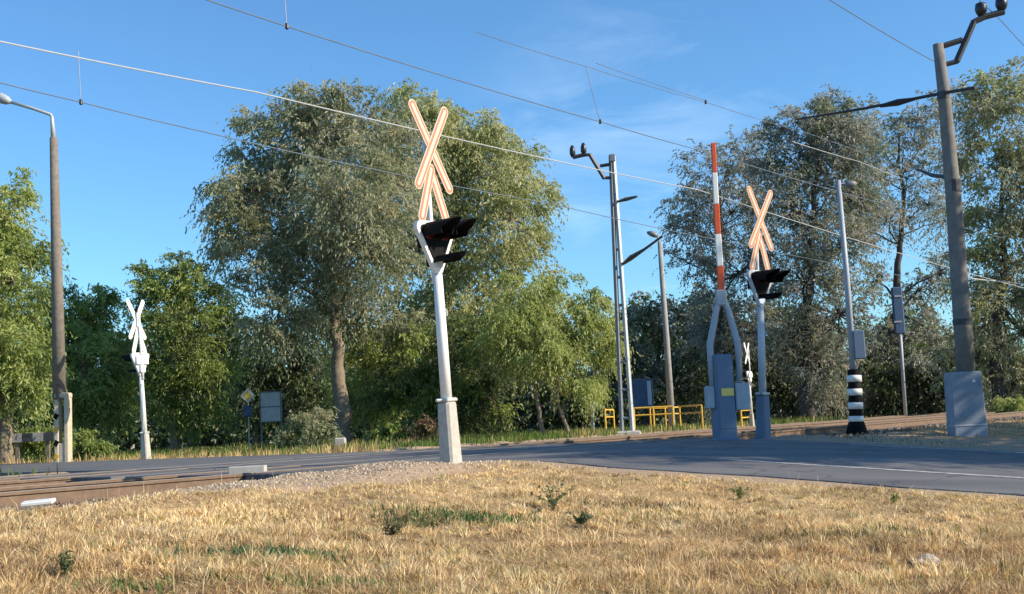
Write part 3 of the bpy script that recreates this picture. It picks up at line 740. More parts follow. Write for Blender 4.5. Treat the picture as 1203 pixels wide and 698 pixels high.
# yellow pedestrian railings
def railing(px0, px1, Y0, Y1, label, bars=4, hpx=None):
    a = P(px0, 508, Y0); b = P(px1, 508, Y1)
    base = Vector((a.x, a.y, T(a.x, a.y) - .03))
    root = empty('pedestrian_railing', base, label, 'railing', 'yellow pedestrian railings at the footpath crossing')
    d = Vector((b.x - a.x, b.y - a.y, 0)); H = .95
    for nm, z, r in (('top_rail', H, .032), ('mid_rail', H * .72, .026)):
        q = MB(); q.tube([Vector((0, 0, z)), d + Vector((0, 0, z))], r, 8); q.build(nm, M_yellow, root)
    for k in range(bars):
        t = k / (bars - 1); q = MB(); p = d * t; q.tube([p, p + Vector((0, 0, H))], .034, 8); q.build('railing_post', M_yellow, root)
railing(712, 722, 43, 46, 'short yellow railing next to the round-headed sign', 2)
railing(746, 792, 44, 44, 'yellow railing between the steel mast and the distant lamp post', 3)
railing(765, 800, 48, 50, 'yellow railing behind the foot of the distant lamp post', 3)
railing(800, 826, 46, 44, 'yellow railing left of the barrier cabinet', 2)
railing(872, 884, 43, 46, 'short yellow railing right of the barrier cabinet', 2)

# striped guard beam on the left
def guard():
    a = P(-25, 517, 40); b = P(64, 514, 40); base = Vector((a.x, a.y, T(a.x, a.y) - .03))
    root = empty('guard_rail', base, 'low dark guard rail with pale bands at the left edge behind the street lamp', 'guard rail')
    d = Vector((b.x - a.x, 0, 0)); n = 7; h = a.z - base.z
    for k in range(n):
        q = MB(); p = d * ((k + .5) / n); q.box(p + Vector((0, 0, h)), (d.x / n - .003, .07, .3), None, .01)
        q.build('pale_beam_section' if k % 2 else 'dark_beam_section', M_concpole if k % 2 else M_dsteel, root)
    for t in (.1, .5, .9):
        q = MB(); q.box(d * t + Vector((0, .09, h / 2)), (.12, .1, h + .2)); q.build('post', M_wood, root)
guard()

# marker stone in front of the big tree, plate and rock in the grass
b = P(400, 528, 40); q = MB(); q.box((0, 0, .2), (.42, .3, .46), None, .04, .88); o = q.build('marker_stone', M_conc); o.location = (b.x, b.y, T(b.x, b.y) - .03)
tag(o, 'squat pale marker stone in front of the big tree trunk', 'marker stone')
o_ = P(45, 600, 10.8)
q = MB(); q.box((0, 0, 0), (.28, .12, .035), Matrix.Rotation(R(-3), 3, 'Y'), .008); q.box((.08, 0, -.05), (.025, .025, .09)); q.box((-.09, 0, -.05), (.025, .025, .09))
o = q.build('white_plate', M_white); o.location = (o_.x, o_.y, T(o_.x, o_.y) + .085); o.rotation_euler = (R(8), 0, R(5))
tag(o, 'small white plate on stubs in the dry grass at the left edge', 'marker plate')

def rock(px, py, Y, r, label):
    import bmesh
    bm = bmesh.new(); bmesh.ops.create_icosphere(bm, subdivisions=3, radius=1)
    for v in bm.verts:
        n = v.co.copy(); f = 1 + .25 * math.sin(n.x * 3.1 + 1) * math.cos(n.y * 2.7) + .12 * math.sin(n.z * 7 + n.x * 5) + random.uniform(-.03, .03)
        v.co = Vector((n.x * 1.35, n.y, n.z * .62)) * f * r
    me = bpy.data.meshes.new('rock'); bm.to_mesh(me); bm.free()
    b = P(px, py, Y); o = link('rock', me, mat('rock_grey', (.42, .37, .32), .9, 0, .4, 14, .6)); o.location = (b.x, b.y, T(b.x, b.y) - .005)
    tag(o, label, 'rock')
rock(1085, 668, 7.6, .085, 'greyish rounded stone half hidden in dry grass at the lower right')

# ------------------------------------------------------------------ trees
def leaf_mesh(name, centers, size, cols, cidx, droop=0.3, wid=0.42, shapevar=.35, dirs=None):
    N = len(centers)
    d = rng.normal(size=(N, 3)); d[:, 2] -= droop * 2
    if dirs is not None: d = d * .45 + dirs
    d /= np.linalg.norm(d, axis=1)[:, None]
    r = rng.normal(size=(N, 3)); r[:, 2] *= .6; w_ = np.cross(d, r); w_ /= np.linalg.norm(w_, axis=1)[:, None] + 1e-9
    L = size * rng.uniform(1 - shapevar, 1 + shapevar, (N, 1)); wd = L * wid
    nrm = np.cross(d, w_)
    v = np.stack([centers - d * L * .5, centers + w_ * wd * .5 + nrm * L * .08, centers + d * L * .5, centers - w_ * wd * .5 + nrm * L * .08], 1)
    q = np.arange(4 * N).reshape(N, 4)
    c = np.asarray(cols)[cidx] * rng.uniform(.8, 1.2, (N, 1))
    return raw_mesh(name, v.reshape(-1, 3), q, tint=np.repeat(c, 4, 0))

def tree(label, base_px, base_py, Y, blobs, nleaf, leaf=0.16, cols=((.10, .12, .05),), trunk=.3, bark=None, top=None, clusters=26, spread=.30,
         name='broadleaf_tree', droop=.3, group=None, path=None, twigs=6, cat='tree', world=None, squash=1.0, core=.35):
    """blobs: (px, py, radius px, depth offset, [vertical squash]) crown lobes at distance Y"""
    if world is None: b = P(base_px, base_py, Y)
    else: b = Vector(world)
    base = Vector((b.x, b.y, T(b.x, b.y) - .1))
    root = empty(name, base, label, cat, group)
    lob = []
    for bl in blobs:
        if world is None:
            px, py, rp, dy = bl[:4]; c = P(px, py, Y + dy) - base; rr = rp * (Y + dy) / FPX; sq = bl[4] if len(bl) > 4 else 1.0
        else:
            c = Vector(bl[:3]); rr = bl[3]; sq = 1
        lob.append((c, rr, sq))
    cen = sum((l[0] for l in lob), Vector()) / len(lob)
    topz = max(l[0].z for l in lob)
    wood = MB()
    if path is None: pth = [Vector((0, 0, 0)), Vector((cen.x * .1, cen.y * .1, cen.z * .35)), Vector((cen.x * .5, cen.y * .5, cen.z * .75)), Vector((cen.x, cen.y, max(cen.z, topz * .86)))]
    else: pth = [Vector((0, 0, 0))] + [P(x, y, Y) - base for x, y in path]
    # densify and wobble the trunk
    tp = []; 
    for i in range(len(pth) - 1):
        for k in range(5):
            p = pth[i].lerp(pth[i + 1], k / 5); 
            if i + k: p = p + Vector((random.gauss(0, 1), random.gauss(0, 1), 0)) * trunk * .16
            tp.append(p)
    tp.append(pth[-1]); n = len(tp)
    wood.tube(tp, [trunk * (1.25 if i == 0 else 1) * (1 - .88 * i / n) for i in range(n)], 9)
    pts, cid, drs = [], [], []
    tot = sum(l[1] ** 2 for l in lob); mean_r = sum(l[1] for l in lob) / len(lob)
    cols = np.array(cols)
    for c, rr, sq in lob:
        # limb from the trunk to the lobe
        zt = max(tp[0].z + (.36 if topz > 8 else .2) * topz, min(c.z - rr * .9, topz * .8)); ti = min(range(n), key=lambda i: abs(tp[i].z - zt)); a = tp[ti]
        mid = a.lerp(c, .5) + Vector((random.gauss(0, .1), random.gauss(0, .1), .1)) * rr
        r0 = trunk * max(.14, (1 - .88 * ti / n)) * .42
        wood.tube([a, a.lerp(mid, .5) + Vector((0, 0, -.05 * rr)), mid, mid.lerp(c, .6), c], [r0, r0 * .85, r0 * .6, r0 * .45, r0 * .3], 6)
        m_ = max(4, int(clusters * (rr * rr) / tot * len(lob)))
        nl = int(nleaf * rr * rr / tot)
        cc = rng.normal(size=(m_, 3)); cc /= np.linalg.norm(cc, axis=1)[:, None]
        cc *= (rng.uniform(core, 1, (m_, 1))) ** .6 * rr * rng.uniform(.7, 1.12, (m_, 1)); cc[:, 2] *= sq
        cc = cc + np.array(c)
        cc = cc[cc[:, 2] > .25]; m_ = len(cc)
        if m_ == 0: continue
        sz = rng.uniform(.6, 1.35, m_) * spread * max(rr, .75 * mean_r)
        SN = 9; nstr = max(8, nl // SN)
        pick = rng.choice(m_, nstr, p=sz ** 2 / np.sum(sz ** 2))
        g = rng.normal(size=(nstr, 3)); g /= np.linalg.norm(g, axis=1)[:, None]; g *= rng.uniform(.05, 1, (nstr, 1)) ** .5
        g[:, 2] *= .8 * (sq ** .5)
        st = cc[pick] + g * sz[pick][:, None] * .85 + rng.normal(size=(nstr, 3)) * .05 * rr
        sd = (st - np.array(c)) / rr * .7 + rng.normal(size=(nstr, 3)) * .45 + np.array([0, 0, .35])
        sd /= np.linalg.norm(sd, axis=1)[:, None]
        SL = rng.uniform(.4, 1.2, nstr) * leaf * 5.0
        tt = (np.arange(SN) + .5) / SN
        grav = np.array([0, 0, -1.0]) * (.35 + droop)
        p = st[:, None] + sd[:, None] * (SL[:, None] * tt)[..., None] + grav * (SL[:, None] * tt ** 2)[..., None]
        dd = sd[:, None] + grav * 2 * tt[None, :, None]
        p = p.reshape(-1, 3) + rng.normal(size=(nstr * SN, 3)) * leaf * .22; dd = dd.reshape(-1, 3); dd /= np.linalg.norm(dd, axis=1)[:, None]
        pick = np.repeat(pick, SN)
        # ragged edge: clump noise inside each cluster
        keep = (vnoise(p[:, 0] * 1 + p[:, 2] * .7, p[:, 1] + p[:, 2], 1.4 / max(.5, rr * .35), 3) > .22) & (p[:, 2] > .05)
        p = p[keep]; pts.append(p); drs.append(dd[keep]); ck = rng.integers(0, len(cols), m_); cid.append(ck[pick][keep])
        for j in range(min(m_, int(twigs * max(1, m_ / 10)))):
            e = Vector(cc[j]); mm = Vector(c).lerp(e, .5) + Vector(rng.normal(size=3) * .08 * rr)
            wood.tube([c, mm, e], [r0 * .3, r0 * .2, r0 * .08], 5, False)
            for _ in range(2):
                e2 = e + Vector(rng.normal(size=3)) * .28 * rr; wood.tube([mm, mm.lerp(e2, .5) + Vector(rng.normal(size=3) * .05 * rr), e2], [r0 * .12, r0 * .08, r0 * .03], 4, False)
    wood.build('trunk', bark or M_bark, root, True)
    p = np.concatenate(pts); cid = np.concatenate(cid)
    me = leaf_mesh('crown', p, leaf, cols, cid, droop, .36, .35, np.concatenate(drs))
    link('crown', me, LEAF, root)
    return root

SILV = [(.30, .31, .19), (.25, .27, .15), (.36, .35, .22), (.20, .23, .14)]
OLIV = [(.36, .38, .17), (.42, .42, .21), (.29, .32, .14)]
GREEN = [(.22, .28, .075), (.30, .36, .10), (.16, .21, .065)]
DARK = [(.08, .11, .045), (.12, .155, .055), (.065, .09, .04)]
LIME = [(.34, .39, .13), (.27, .32, .10), (.40, .43, .17)]
GREY = [(.28, .285, .235), (.22, .245, .205), (.35, .33, .26)]

tree('largest tree, silvery grey-green crown rising behind and left of the nearest signal', 400, 524, 46,
     [(380, 160, 62, 0), (320, 175, 58, 1), (295, 240, 50, -1), (345, 250, 70, 2), (400, 230, 66, -3), (440, 165, 56, 0), (300, 310, 50, -1), (370, 330, 62, 0), (430, 300, 62, -2), (455, 235, 60, 0), (325, 380, 44, -2, .6), (395, 375, 46, 1.5, .6), (268, 228, 24, 0), (450, 365, 42, 1, .9), (350, 118, 26, 0), (262, 275, 18, 0), (405, 118, 28, 0)],
     110000, .17, SILV, .36, path=[(403, 490), (396, 440), (393, 388), (390, 300), (375, 200), (372, 150)], clusters=26, spread=.34, droop=.45)
tree('tall olive-green tree rising behind the crossed boards of the nearest signal', 520, 518, 54,
     [(500, 185, 58, 0), (540, 172, 42, 0), (505, 155, 36, 0), (545, 200, 60, 2), (585, 195, 50, 0), (600, 260, 56, -2), (540, 280, 66, 0), (490, 290, 56, 0), (610, 330, 48, 0), (545, 370, 62, -1), (480, 380, 50, 0), (575, 160, 26, 0), (625, 225, 26, 0), (520, 140, 28, 0), (610, 180, 20, 0), (470, 130, 34, 1), (637, 290, 20, 0)],
     90000, .19, OLIV, .4, clusters=26, spread=.34, droop=.5)
tree('pale green leaning tree with bare lower stems between nearest signal and steel mast', 640, 514, 44,
     [(610, 385, 48, 0), (650, 370, 44, 1), (680, 390, 40, 0), (698, 412, 24, 0), (640, 408, 34, -1), (600, 408, 34, 0), (690, 452, 26, 0, .8), (615, 345, 30, 0), (690, 365, 26, 0), (712, 390, 20, 0), (720, 400, 14, 0)],
     60000, .13, LIME, .105, path=[(634, 490), (629, 462), (635, 420), (640, 380)], clusters=20, spread=.36, droop=.6)
tree('thin slanting sapling beside the pale green leaning tree', 671, 514, 43.5, [(660, 422, 22, 0), (652, 432, 15, 0)], 4000, .13, LIME, .085,
     path=[(662, 492), (655, 470), (656, 445)], clusters=8, spread=.45, name='sapling')
tree('shaded green tree standing directly behind the nearest signal post', 505, 512, 47,
     [(480, 420, 40, 0), (520, 410, 46, 1), (560, 430, 40, 0), (500, 460, 36, 0, .8), (545, 475, 36, 0, .8), (460, 460, 26, 0), (580, 470, 26, 0), (590, 400, 32, 0)], 36000, .16, GREEN + DARK, .2, clusters=16, spread=.36)
tree('bright leafy tree just right of the big bare trunk', 432, 514, 50, [(425, 440, 34, 0), (445, 410, 34, 0), (430, 475, 28, 0), (450, 460, 30, 0), (410, 400, 26, 0)], 18000, .17, LIME, .16, clusters=14, spread=.38)
# left side: lime leaf clusters mixed in stand for sunlit patches
tree('bright green tree filling the left edge of the view', 8, 520, 40,
     [(5, 260, 40, 0), (-25, 300, 50, 0), (15, 330, 46, -1), (0, 400, 54, -1), (-40, 400, 60, 0), (28, 300, 26, 0), (25, 440, 34, -1), (10, 475, 34, 0, .8), (15, 225, 18, 0), (-40, 240, 40, 0), (-60, 470, 50, 0)],
     60000, .16, GREEN + LIME, .3, clusters=22, spread=.34)
tree('dense green tree between the left street lamp and the white signal seen from behind', 105, 514, 50,
     [(80, 380, 36, 0), (110, 395, 42, 1), (60, 420, 40, 0), (100, 440, 50, -1), (135, 430, 38, 0), (85, 480, 36, 0, .8), (140, 475, 34, 0, .8), (75, 350, 20, 0), (125, 360, 24, 0), (50, 385, 24, 0)],
     46000, .17, GREEN + LIME[:2], .25, clusters=20, spread=.34)
tree('dark green tree behind the white signal seen from behind', 205, 512, 55,
     [(190, 350, 34, 0), (215, 340, 34, 0), (240, 355, 34, 0), (260, 345, 18, 0), (185, 400, 40, 0), (225, 405, 46, -1), (255, 400, 30, 0), (200, 450, 44, 0), (240, 460, 44, 0), (170, 330, 18, 0), (212, 315, 18, 0), (165, 440, 34, 0), (268, 375, 16, 0)],
     50000, .18, GREEN + LIME[:1] + DARK[1:2], .25, clusters=22, spread=.32)
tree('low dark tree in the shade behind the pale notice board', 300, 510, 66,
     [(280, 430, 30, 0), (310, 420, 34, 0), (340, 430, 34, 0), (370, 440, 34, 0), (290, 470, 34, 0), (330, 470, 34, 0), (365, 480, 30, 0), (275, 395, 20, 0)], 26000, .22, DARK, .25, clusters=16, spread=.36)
# right side: darker, sparser trees
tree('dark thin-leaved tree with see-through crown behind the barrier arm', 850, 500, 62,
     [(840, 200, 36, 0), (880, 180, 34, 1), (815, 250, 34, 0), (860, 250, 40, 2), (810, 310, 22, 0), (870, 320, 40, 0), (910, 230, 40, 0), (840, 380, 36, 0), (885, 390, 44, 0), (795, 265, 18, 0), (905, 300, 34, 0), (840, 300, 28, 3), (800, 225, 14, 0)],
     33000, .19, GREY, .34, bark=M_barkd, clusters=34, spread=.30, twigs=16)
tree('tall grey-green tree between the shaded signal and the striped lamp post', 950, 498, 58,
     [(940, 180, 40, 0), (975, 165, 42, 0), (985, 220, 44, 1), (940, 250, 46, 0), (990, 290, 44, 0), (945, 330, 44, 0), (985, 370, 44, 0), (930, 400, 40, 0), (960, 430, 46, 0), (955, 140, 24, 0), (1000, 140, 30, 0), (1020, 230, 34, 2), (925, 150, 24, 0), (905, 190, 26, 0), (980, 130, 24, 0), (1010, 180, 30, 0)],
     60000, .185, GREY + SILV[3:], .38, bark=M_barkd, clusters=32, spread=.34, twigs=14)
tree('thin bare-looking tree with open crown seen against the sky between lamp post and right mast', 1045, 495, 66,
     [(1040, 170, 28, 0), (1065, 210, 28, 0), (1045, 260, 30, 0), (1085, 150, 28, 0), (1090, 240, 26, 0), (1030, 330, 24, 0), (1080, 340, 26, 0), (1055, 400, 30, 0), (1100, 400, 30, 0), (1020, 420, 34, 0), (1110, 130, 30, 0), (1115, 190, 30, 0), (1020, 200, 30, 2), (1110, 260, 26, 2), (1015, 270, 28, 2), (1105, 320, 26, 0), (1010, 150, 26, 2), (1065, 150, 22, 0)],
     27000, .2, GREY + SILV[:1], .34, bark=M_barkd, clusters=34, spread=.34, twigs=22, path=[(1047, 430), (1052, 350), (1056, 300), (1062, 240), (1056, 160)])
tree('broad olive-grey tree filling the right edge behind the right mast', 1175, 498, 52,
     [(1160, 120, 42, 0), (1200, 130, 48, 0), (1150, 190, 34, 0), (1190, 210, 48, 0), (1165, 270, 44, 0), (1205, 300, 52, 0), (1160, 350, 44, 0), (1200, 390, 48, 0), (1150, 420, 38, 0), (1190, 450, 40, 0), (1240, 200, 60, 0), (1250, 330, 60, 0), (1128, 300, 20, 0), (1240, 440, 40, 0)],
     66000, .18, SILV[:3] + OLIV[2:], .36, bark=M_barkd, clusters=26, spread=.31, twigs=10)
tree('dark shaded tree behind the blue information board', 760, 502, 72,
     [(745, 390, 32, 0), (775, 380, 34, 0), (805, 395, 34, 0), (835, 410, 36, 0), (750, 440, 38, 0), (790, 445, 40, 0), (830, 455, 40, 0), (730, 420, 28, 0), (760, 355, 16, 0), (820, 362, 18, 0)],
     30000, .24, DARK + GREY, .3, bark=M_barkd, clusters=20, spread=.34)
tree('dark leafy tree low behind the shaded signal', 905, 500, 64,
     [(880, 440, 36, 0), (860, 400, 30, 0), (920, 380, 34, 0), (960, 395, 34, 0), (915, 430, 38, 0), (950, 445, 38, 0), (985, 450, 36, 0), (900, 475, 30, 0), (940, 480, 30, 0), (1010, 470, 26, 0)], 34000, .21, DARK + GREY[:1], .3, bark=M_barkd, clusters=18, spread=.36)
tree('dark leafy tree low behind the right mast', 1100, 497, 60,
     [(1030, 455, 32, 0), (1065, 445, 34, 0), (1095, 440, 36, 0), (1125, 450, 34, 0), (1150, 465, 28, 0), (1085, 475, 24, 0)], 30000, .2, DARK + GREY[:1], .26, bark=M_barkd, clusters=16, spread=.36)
# trees just outside the right edge whose shade falls over the barrier and mast
tree('broad tree just beyond the right edge shading the barrier', 0, 0, 0, [(0, 0, 7.0, 3.4), (1.5, 1, 10.0, 3.3), (-1.5, 1.5, 10.2, 3), (0, 3, 8, 3.4), (1, -1, 11.5, 2.6), (3.5, 2, 7.5, 3.0), (.5, 3, 12, 2.6), (0, 4, 4.5, 3)], 34000, .26, GREEN + SILV, .35, world=(21.5, 18.8, 0), clusters=22, spread=.4)
tree('round tree just beyond the right edge nearest to the road', 0, 0, 0, [(0, 0, 7.5, 2.9), (1.2, .5, 10, 2.6), (-.8, 1.2, 9.3, 2.4), (0, 1.6, 5.8, 2.3), (0, -1, 11, 2), (.5, 2.6, 8, 2.4), (-.5, 2.4, 11.5, 2.2)], 42000, .24, GREEN + SILV, .3, world=(20.0, 14.6, 0), clusters=20, spread=.42)
tree('slimmer tree just beyond the right edge behind the broad one', 0, 0, 0, [(0, 0, 6.0, 3.4), (1.5, 1, 9.0, 3.3), (-1.5, 1.5, 9.2, 3), (0, 3, 7, 3.4), (1, 1, 11, 2.6), (-1, 0, 4, 2.6)], 26000, .26, GREEN + SILV, .35, world=(25.5, 24.5, 0), clusters=22, spread=.4)

# bushes
def bush(px, py, Y, rpx, label, n, cols, leaf=.12, sq=.8, group=None):
    return tree(label, px, py, Y, [(px, py - rpx * .6, rpx, 0, sq), (px - rpx * .7, py - rpx * .35, rpx * .7, .3, sq), (px + rpx * .7, py - rpx * .35, rpx * .65, -.3, sq)], n, leaf, cols, .05,
                clusters=10, spread=.42, name='bush', cat='bush', group=group, core=.1)
bush(360, 524, 43, 26, 'grey-green bush at the foot of the big tree', 9000, SILV + GREEN[:1], .13, 1.0)
bush(100, 535, 39, 17, 'green bush right of the left street lamp foot', 5000, GREEN, .12)
bush(48, 530, 41, 22, 'green bush behind the guard rail at the left edge', 6000, GREEN, .12)
bush(1185, 494, 48, 18, 'bright yellow-green bush low at the right edge', 5000, LIME, .12)
bush(560, 510, 50, 20, 'dark bush right of the nearest signal block', 5000, DARK, .14)
bush(502, 512, 43, 15, 'small brown withered bush just left of the nearest signal block', 3000, [(.30, .18, .11), (.22, .14, .09), (.2, .19, .08)], .12)
bush(458, 520, 44, 16, 'low green bush left of the nearest signal block', 5000, GREEN, .12)

# far wood closing the gaps between the trunks: one mass
def far_wood():
    N = 130000
    px = rng.uniform(-150, 1400, N)
    top = 395 + 28 * np.sin(px * .021) + 18 * np.sin(px * .057 + 1) + 12 * vnoise(px, 0, .06, 4) - 20 * ((px > 700) & (px < 1100))
    py = top + (520 - top) * rng.uniform(0, 1, N) ** .8 + rng.normal(0, 6, N)
    Yd = rng.uniform(76, 100, N)
    # turn to positions
    rx = Fv.x * FPX + Rv.x * (px - W0 / 2) - Uv.x * (py - H0 / 2); ry = Fv.y * FPX + Rv.y * (px - W0 / 2) - Uv.y * (py - H0 / 2); rz = Fv.z * FPX + Rv.z * (px - W0 / 2) - Uv.z * (py - H0 / 2)
    x = rx / ry * Yd; z = CAMZ + rz / ry * 85 + rng.normal(0, .4, N)
    x = np.concatenate([x, rng.uniform(-48, 52, 26000)]); z = np.concatenate([z, rng.uniform(-.2, 3.2, 26000)]); Yd = np.concatenate([Yd, rng.uniform(78, 96, 26000)])
    keep = ((vnoise(x, z * 1.3, .6, 6) > .25) | (z < 3)) & (z > -.2)
    p = np.stack([x, Yd, z], -1)[keep]
    me = leaf_mesh('woodland', p, .5, DARK + GREY[:1], rng.integers(0, 4, len(p)), .3, .5)
    tag(link('woodland', me, LEAF), 'dark wood closing the view behind all the trees', 'wood', kind='stuff')
far_wood()

# ------------------------------------------------------------------ grass
def blades(name, x, y, h, wd, cols, cidx, label, cat, lean=.5, lie=0.0, fan=None):
    N = len(x); z = terrain(x, y)
    tone = .78 + .4 * vnoise(x, y * 1.5, 1.7, 81) + .2 * (vnoise(x, y * 1.3, 6.5, 82) - .5)
    a = rng.uniform(0, 2 * math.pi, N); d = np.stack([np.cos(a), np.sin(a), np.zeros(N)], -1)
    if fan is not None: aa = fan[0] + rng.normal(0, .5, N); d = np.stack([np.cos(aa), np.sin(aa), np.zeros(N)], -1)
    f = rng.uniform(0, 2 * math.pi, N); side = np.stack([np.cos(f), np.sin(f), np.zeros(N)], -1)
    ln = np.abs(rng.normal(0, lean, N)); flat = rng.uniform(0, 1, N) < lie; ln = np.where(flat, rng.uniform(1.2, 3.0, N), ln)
    if fan is not None: ln = .15 + fan[1] * np.abs(rng.normal(.7, .35, N))
    up = np.array([0, 0, 1.])
    nrm = np.sqrt(1 + ln ** 2)
    base = np.stack([x, y, z - .01], -1)
    mid = base + (up * .55 + d * (ln * .35)[:, None]) * (h / nrm)[:, None]
    tip = base + (up * .95 + d * (ln * 1.0)[:, None]) * (h / nrm)[:, None]
    sd = side * (wd * .5)[:, None]
    v = np.stack([base - sd, base + sd, mid + sd * .8, mid - sd * .8, tip + sd * .15, tip - sd * .15], 1)
    i = np.arange(N)[:, None] * 6
    q = np.concatenate([i + np.array([0, 1, 2, 3]), i + np.array([3, 2, 4, 5])])
    c = np.asarray(cols)[cidx] * rng.uniform(.65, 1.2, (N, 1)) * tone[:, None]
    me = raw_mesh(name, v.reshape(-1, 3), q, tint=np.repeat(c, 6, 0))
    return tag(link(name, me, BLADE), label, cat, kind='stuff')
STRAW = [(.82, .64, .36), (.74, .56, .30), (.86, .72, .46), (.50, .34, .17), (.32, .21, .12), (.36, .34, .12), (.16, .20, .06)]
N = 330000
yy = 5.0 + (17.5 - 5.0) * rng.uniform(0, 1, N) ** 1.25
xx = rng.uniform(-1, 1, N) * (yy * .46 + .4)
# gather into tufts
tn = vnoise(xx, yy, 5.5, 21); keep = rng.uniform(0, 1, N) < .25 + .9 * tn
xx, yy = xx[keep], yy[keep]
ss, nn = sn(xx, yy)
dmask, gmask = masks(xx, yy)
keep = (nn < .78 - .35 * (ss < -3.5)) & (ss < S_A - .12) & (rng.uniform(0, 1, len(xx)) > dmask * .93)
xx, yy, ss, nn = xx[keep], yy[keep], ss[keep], nn[keep]
patch = vnoise(xx, yy, .55, 31); big = vnoise(xx, yy, 1.3, 33)
brown_h = (1 - sstep(6.5, 8.5, yy)); hh = (.022 + .085 * big * vnoise(xx, yy, 3.3, 35) ** 1.5 + .018 * patch) * rng.uniform(.6, 1.5, len(xx))
hh *= (1 - .45 * sstep(8.5, 12, yy)) * (1 + .35 * brown_h)
brown = (vnoise(xx, yy * 1.8, .8, 41) + .3 * vnoise(xx, yy * 2.5, 2.6, 42) - .16 * (yy - 8.2) / 2 > .66)
gr = (vnoise(xx, yy * 1.6, .9, 43) > .72)
ci = rng.choice(5, len(xx), p=[.34, .26, .2, .12, .08])
browner = (yy < 8.4 + .8 * vnoise(xx, yy, .5, 45)) & (vnoise(xx, yy * 1.6, 1.1, 46) > .42)
ci = np.where(browner & (rng.uniform(0, 1, len(xx)) < .7), rng.choice([3, 4], len(xx)), ci)
ci = np.where(brown & (rng.uniform(0, 1, len(xx)) < .6), rng.choice([3, 4], len(xx)), ci)
ci = np.where(gr & (rng.uniform(0, 1, len(xx)) < .3), rng.choice([5, 6], len(xx)), ci)
lie_f = .5
blades('dry_grass', xx, yy, hh, (.0028 + .003 * rng.uniform(0, 1, len(xx)) + .00025 * yy) * (1 + .5 * (yy > 9)), STRAW, ci, 'short dry golden grass covering the whole foreground', 'grass', .8, .5)
# tufts with blades fanning out, and matted straw lying between them
K = 5200
ty = 5.0 + 10.5 * rng.uniform(0, 1, K) ** 1.15; tx = rng.uniform(-1, 1, K) * (ty * .46 + .4); ts, tn_ = sn(tx, ty)
k = (tn_ < .3) & (ts < S_A - .35) & (vnoise(tx, ty, .8, 91) + .5 * vnoise(tx, ty, 2.7, 92) > .62) & (masks(tx, ty)[0] < .5); tx, ty = tx[k], ty[k]
nb_ = 34; K = len(tx)
tr_ = rng.uniform(.02, .075, K); ang = rng.uniform(0, 2 * math.pi, (K, nb_)); rad = np.sqrt(rng.uniform(0, 1, (K, nb_))) * tr_[:, None]
bx_ = (tx[:, None] + np.cos(ang) * rad).ravel(); by_ = (ty[:, None] + np.sin(ang) * rad).ravel()
th = (rng.uniform(.045, .12, K) * (1 - .35 * sstep(8, 12, ty)))[:, None] * rng.uniform(.5, 1.15, (K, nb_))
tc_ = rng.choice(6, K, p=[.28, .24, .16, .16, .06, .10])
tbr = (ty < 8.6) & (vnoise(tx, ty * 1.6, 1.1, 46) > .48); tc_ = np.where(tbr, rng.choice([3, 4, 1], K), tc_)
tci = np.where(rng.uniform(0, 1, (K, nb_)) < .7, tc_[:, None], rng.integers(0, 5, (K, nb_))).ravel()
blades('grass_tufts', bx_, by_, th.ravel(), np.full(len(bx_), .0042) + .0003 * by_, STRAW, tci, 'coarser dry grass tufts scattered through the short foreground grass', 'grass', .7, .06, fan=(ang.ravel(), (rad / tr_[:, None]).ravel()))
M_ = 90000
ly = 5.0 + 8.5 * rng.uniform(0, 1, M_) ** 1.2; lx = rng.uniform(-1, 1, M_) * (ly * .46 + .4); ls, ln2 = sn(lx, ly)
dens = vnoise(lx, ly, 1.1, 95) + .5 * vnoise(lx, ly, 4.1, 96)
k = (ln2 < .5) & (ls < S_A - .3) & (dens > .55) & (masks(lx, ly)[0] < .6); lx, ly = lx[k], ly[k]
blades('matted_straw', lx, ly, rng.uniform(.05, .15, len(lx)), np.full(len(lx), .0035) + .0002 * ly, STRAW, rng.choice(5, len(lx), p=[.25, .25, .15, .25, .1]), 'pale brown straw lying flat and tangled in the foreground grass', 'grass', .5, 1.0)
# taller stalks
N = 2600; yy = rng.uniform(5.2, 13.5, N); xx = rng.uniform(-1, 1, N) * (yy * .46); ss, nn = sn(xx, yy); k = (nn < .4) & (ss < S_A - .3) & (vnoise(xx, yy, 1.2, 51) > .5); xx, yy = xx[k], yy[k]
blades('grass_stalks', xx, yy, rng.uniform(.10, .22, len(xx)), np.full(len(xx), .004), STRAW, rng.integers(0, 4, len(xx)), 'scattered taller straw stalks standing out of the short grass', 'grass', .35)
# green patches
def patch_at(px, py, Y, rx, ry, n, label, hmin=.03, hmax=.09, cols=((.08, .16, .05), (.12, .2, .07), (.05, .11, .04))):
    c = P(px, py, Y); x = c.x + rng.normal(0, rx, n); y = c.y + rng.normal(0, ry, n)
    return blades('ground_cover', x, y, rng.uniform(hmin, hmax, n), rng.uniform(.008, .02, n), cols, rng.integers(0, len(cols), n), label, 'weeds', .8)
def ground_Y(px, py):
    lo = None
    for k in range(400):
        Yt = 4 + k * .04; p = P(px, py, Yt)
        if p.z <= T(p.x, p.y) + .02: return Yt
    return 15
patch_at(548, 608, ground_Y(548, 608), .30, .13, 900, 'dark green leafy weed patch in the middle of the dry grass')
patch_at(480, 615, ground_Y(480, 615), .12, .08, 350, 'small dull green weed patch left of the larger dark one', cols=((.12, .13, .06), (.08, .12, .05)))
patch_at(310, 650, ground_Y(310, 650), .36, .12, 1000, 'bluish green leafy weed patch in the lower left grass', cols=((.07, .17, .08), (.10, .2, .1), (.05, .11, .05)))
patch_at(140, 688, ground_Y(140, 688), .22, .10, 500, 'thin green weeds at the bottom left corner', cols=((.14, .2, .07), (.1, .16, .05)))

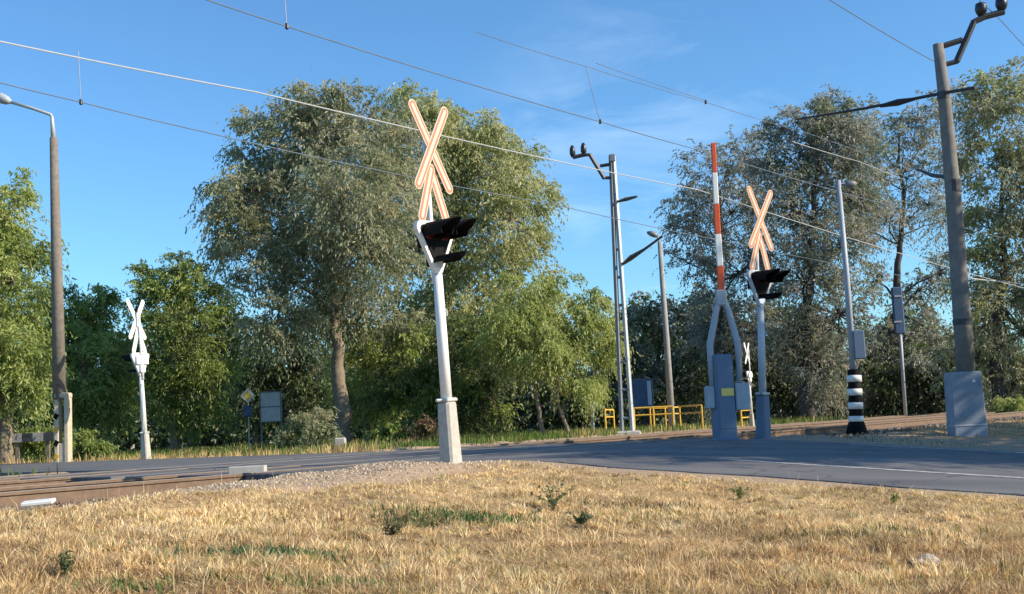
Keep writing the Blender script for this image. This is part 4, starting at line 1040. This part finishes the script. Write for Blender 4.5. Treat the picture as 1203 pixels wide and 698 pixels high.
patch_at(1010, 625, ground_Y(1010, 625), .35, .12, 500, 'thin olive weeds in the dry grass below the road at the right', cols=((.22, .2, .08), (.16, .17, .07)))
patch_at(760, 598, ground_Y(760, 598), .3, .12, 450, 'low brownish weeds between the branching weed and the road', cols=((.2, .15, .08), (.15, .13, .06)))
patch_at(380, 688, ground_Y(380, 688), .2, .08, 260, 'few fresh green blades at the bottom of the picture left of the middle', cols=((.16, .26, .08), (.12, .2, .06)))
def weed(px, py, hpx, label, n=9, cols=((.12, .16, .06), (.16, .18, .08)), spread=.5):
    Yw = ground_Y(px, py); b = P(px, py, Yw); base = Vector((b.x, b.y, T(b.x, b.y) - .01)); H = hpx * Yw / FPX
    root = empty('weed_plant', base, label, 'weed', 'single weeds in the dry grass')
    st = MB(); lv = []
    for i in range(n):
        a = random.uniform(0, 6.28); l = random.uniform(.1, spread) * H
        e = Vector((math.cos(a) * l, math.sin(a) * l, H * random.uniform(.55, 1))); mdl = Vector((e.x * .3, e.y * .3, e.z * .6))
        st.tube([(0, 0, 0), mdl, e], [.004, .003, .0015], 5, False)
        for k in range(14):
            t = random.uniform(.25, 1); p = mdl.lerp(e, (t - .5) * 2) if t > .5 else Vector((0, 0, 0)).lerp(mdl, t * 2); lv.append(p + Vector((random.gauss(0, .012), random.gauss(0, .012), random.gauss(0, .008))))
    st.build('stems', mat('weed_stem', (.2, .17, .08), .8), root)
    lv = np.array([tuple(v) for v in lv]); me = leaf_mesh('leaves', lv, .035, cols, rng.integers(0, len(cols), len(lv)), 0, .5); link('leaves', me, LEAF, root)
weed(650, 598, 36, 'branching weed with bare stems standing alone right of the dark green patch', 10, spread=.8)
weed(682, 617, 20, 'small dark green weed below the branching one', 9, ((.07, .12, .05),), .9)
weed(78, 675, 36, 'upright dark weed at the lower left', 8, ((.10, .12, .05),), .4)
weed(462, 625, 16, 'low brown-green weed at the left end of the dark green patch', 8, ((.12, .11, .06),), 1.2)
weed(870, 585, 16, 'pale green weed close to the road edge', 8, ((.2, .22, .08),), .9)
weed(1050, 590, 14, 'faint green weed near the road edge further right', 7, ((.2, .22, .08),), 1.0)

# rough verge beyond the crossing
N = 90000
s = rng.uniform(-16, 40, N); n = rng.uniform(10.4, 46, N); x, y = xy(s, n)
k = (np.abs(x) < y * .47 + 1) & (y < 62) & ((s > S_B + .2) | (s < S_A - .2)) & (rng.uniform(0, 1, N) < .2 + vnoise(x, y, .5, 61))
x, y, s, n = x[k], y[k], s[k], n[k]
dry_ = np.exp(-((s - 9) / 1.5) ** 2) + .35 * (vnoise(x, y, .35, 63) > .55)
VC = [(.10, .16, .04), (.14, .2, .055), (.55, .42, .2), (.42, .3, .14)]
ci = np.where(rng.uniform(0, 1, len(x)) < dry_, rng.choice([2, 3], len(x)), rng.choice([0, 1], len(x)))
blades('verge_grass', x, y, rng.uniform(.1, .3, len(x)) * (.5 + vnoise(x, y, .5, 65)), np.full(len(x), .03), VC, ci, 'mixed green and straw-coloured grass on the verge under the far trees', 'grass', .4, .1)
N = 9000; s = rng.uniform(8.6, 32, N); n = rng.uniform(-14, .6, N); x, y = xy(s, n); k = (vnoise(x, y, .7, 71) > .5); x, y = x[k], y[k]
blades('verge_grass', x, y, rng.uniform(.04, .13, len(x)), np.full(len(x), .015), VC, rng.integers(0, 4, len(x)), 'thin low grass on the shaded shoulder right of the road', 'grass', .4, .2)
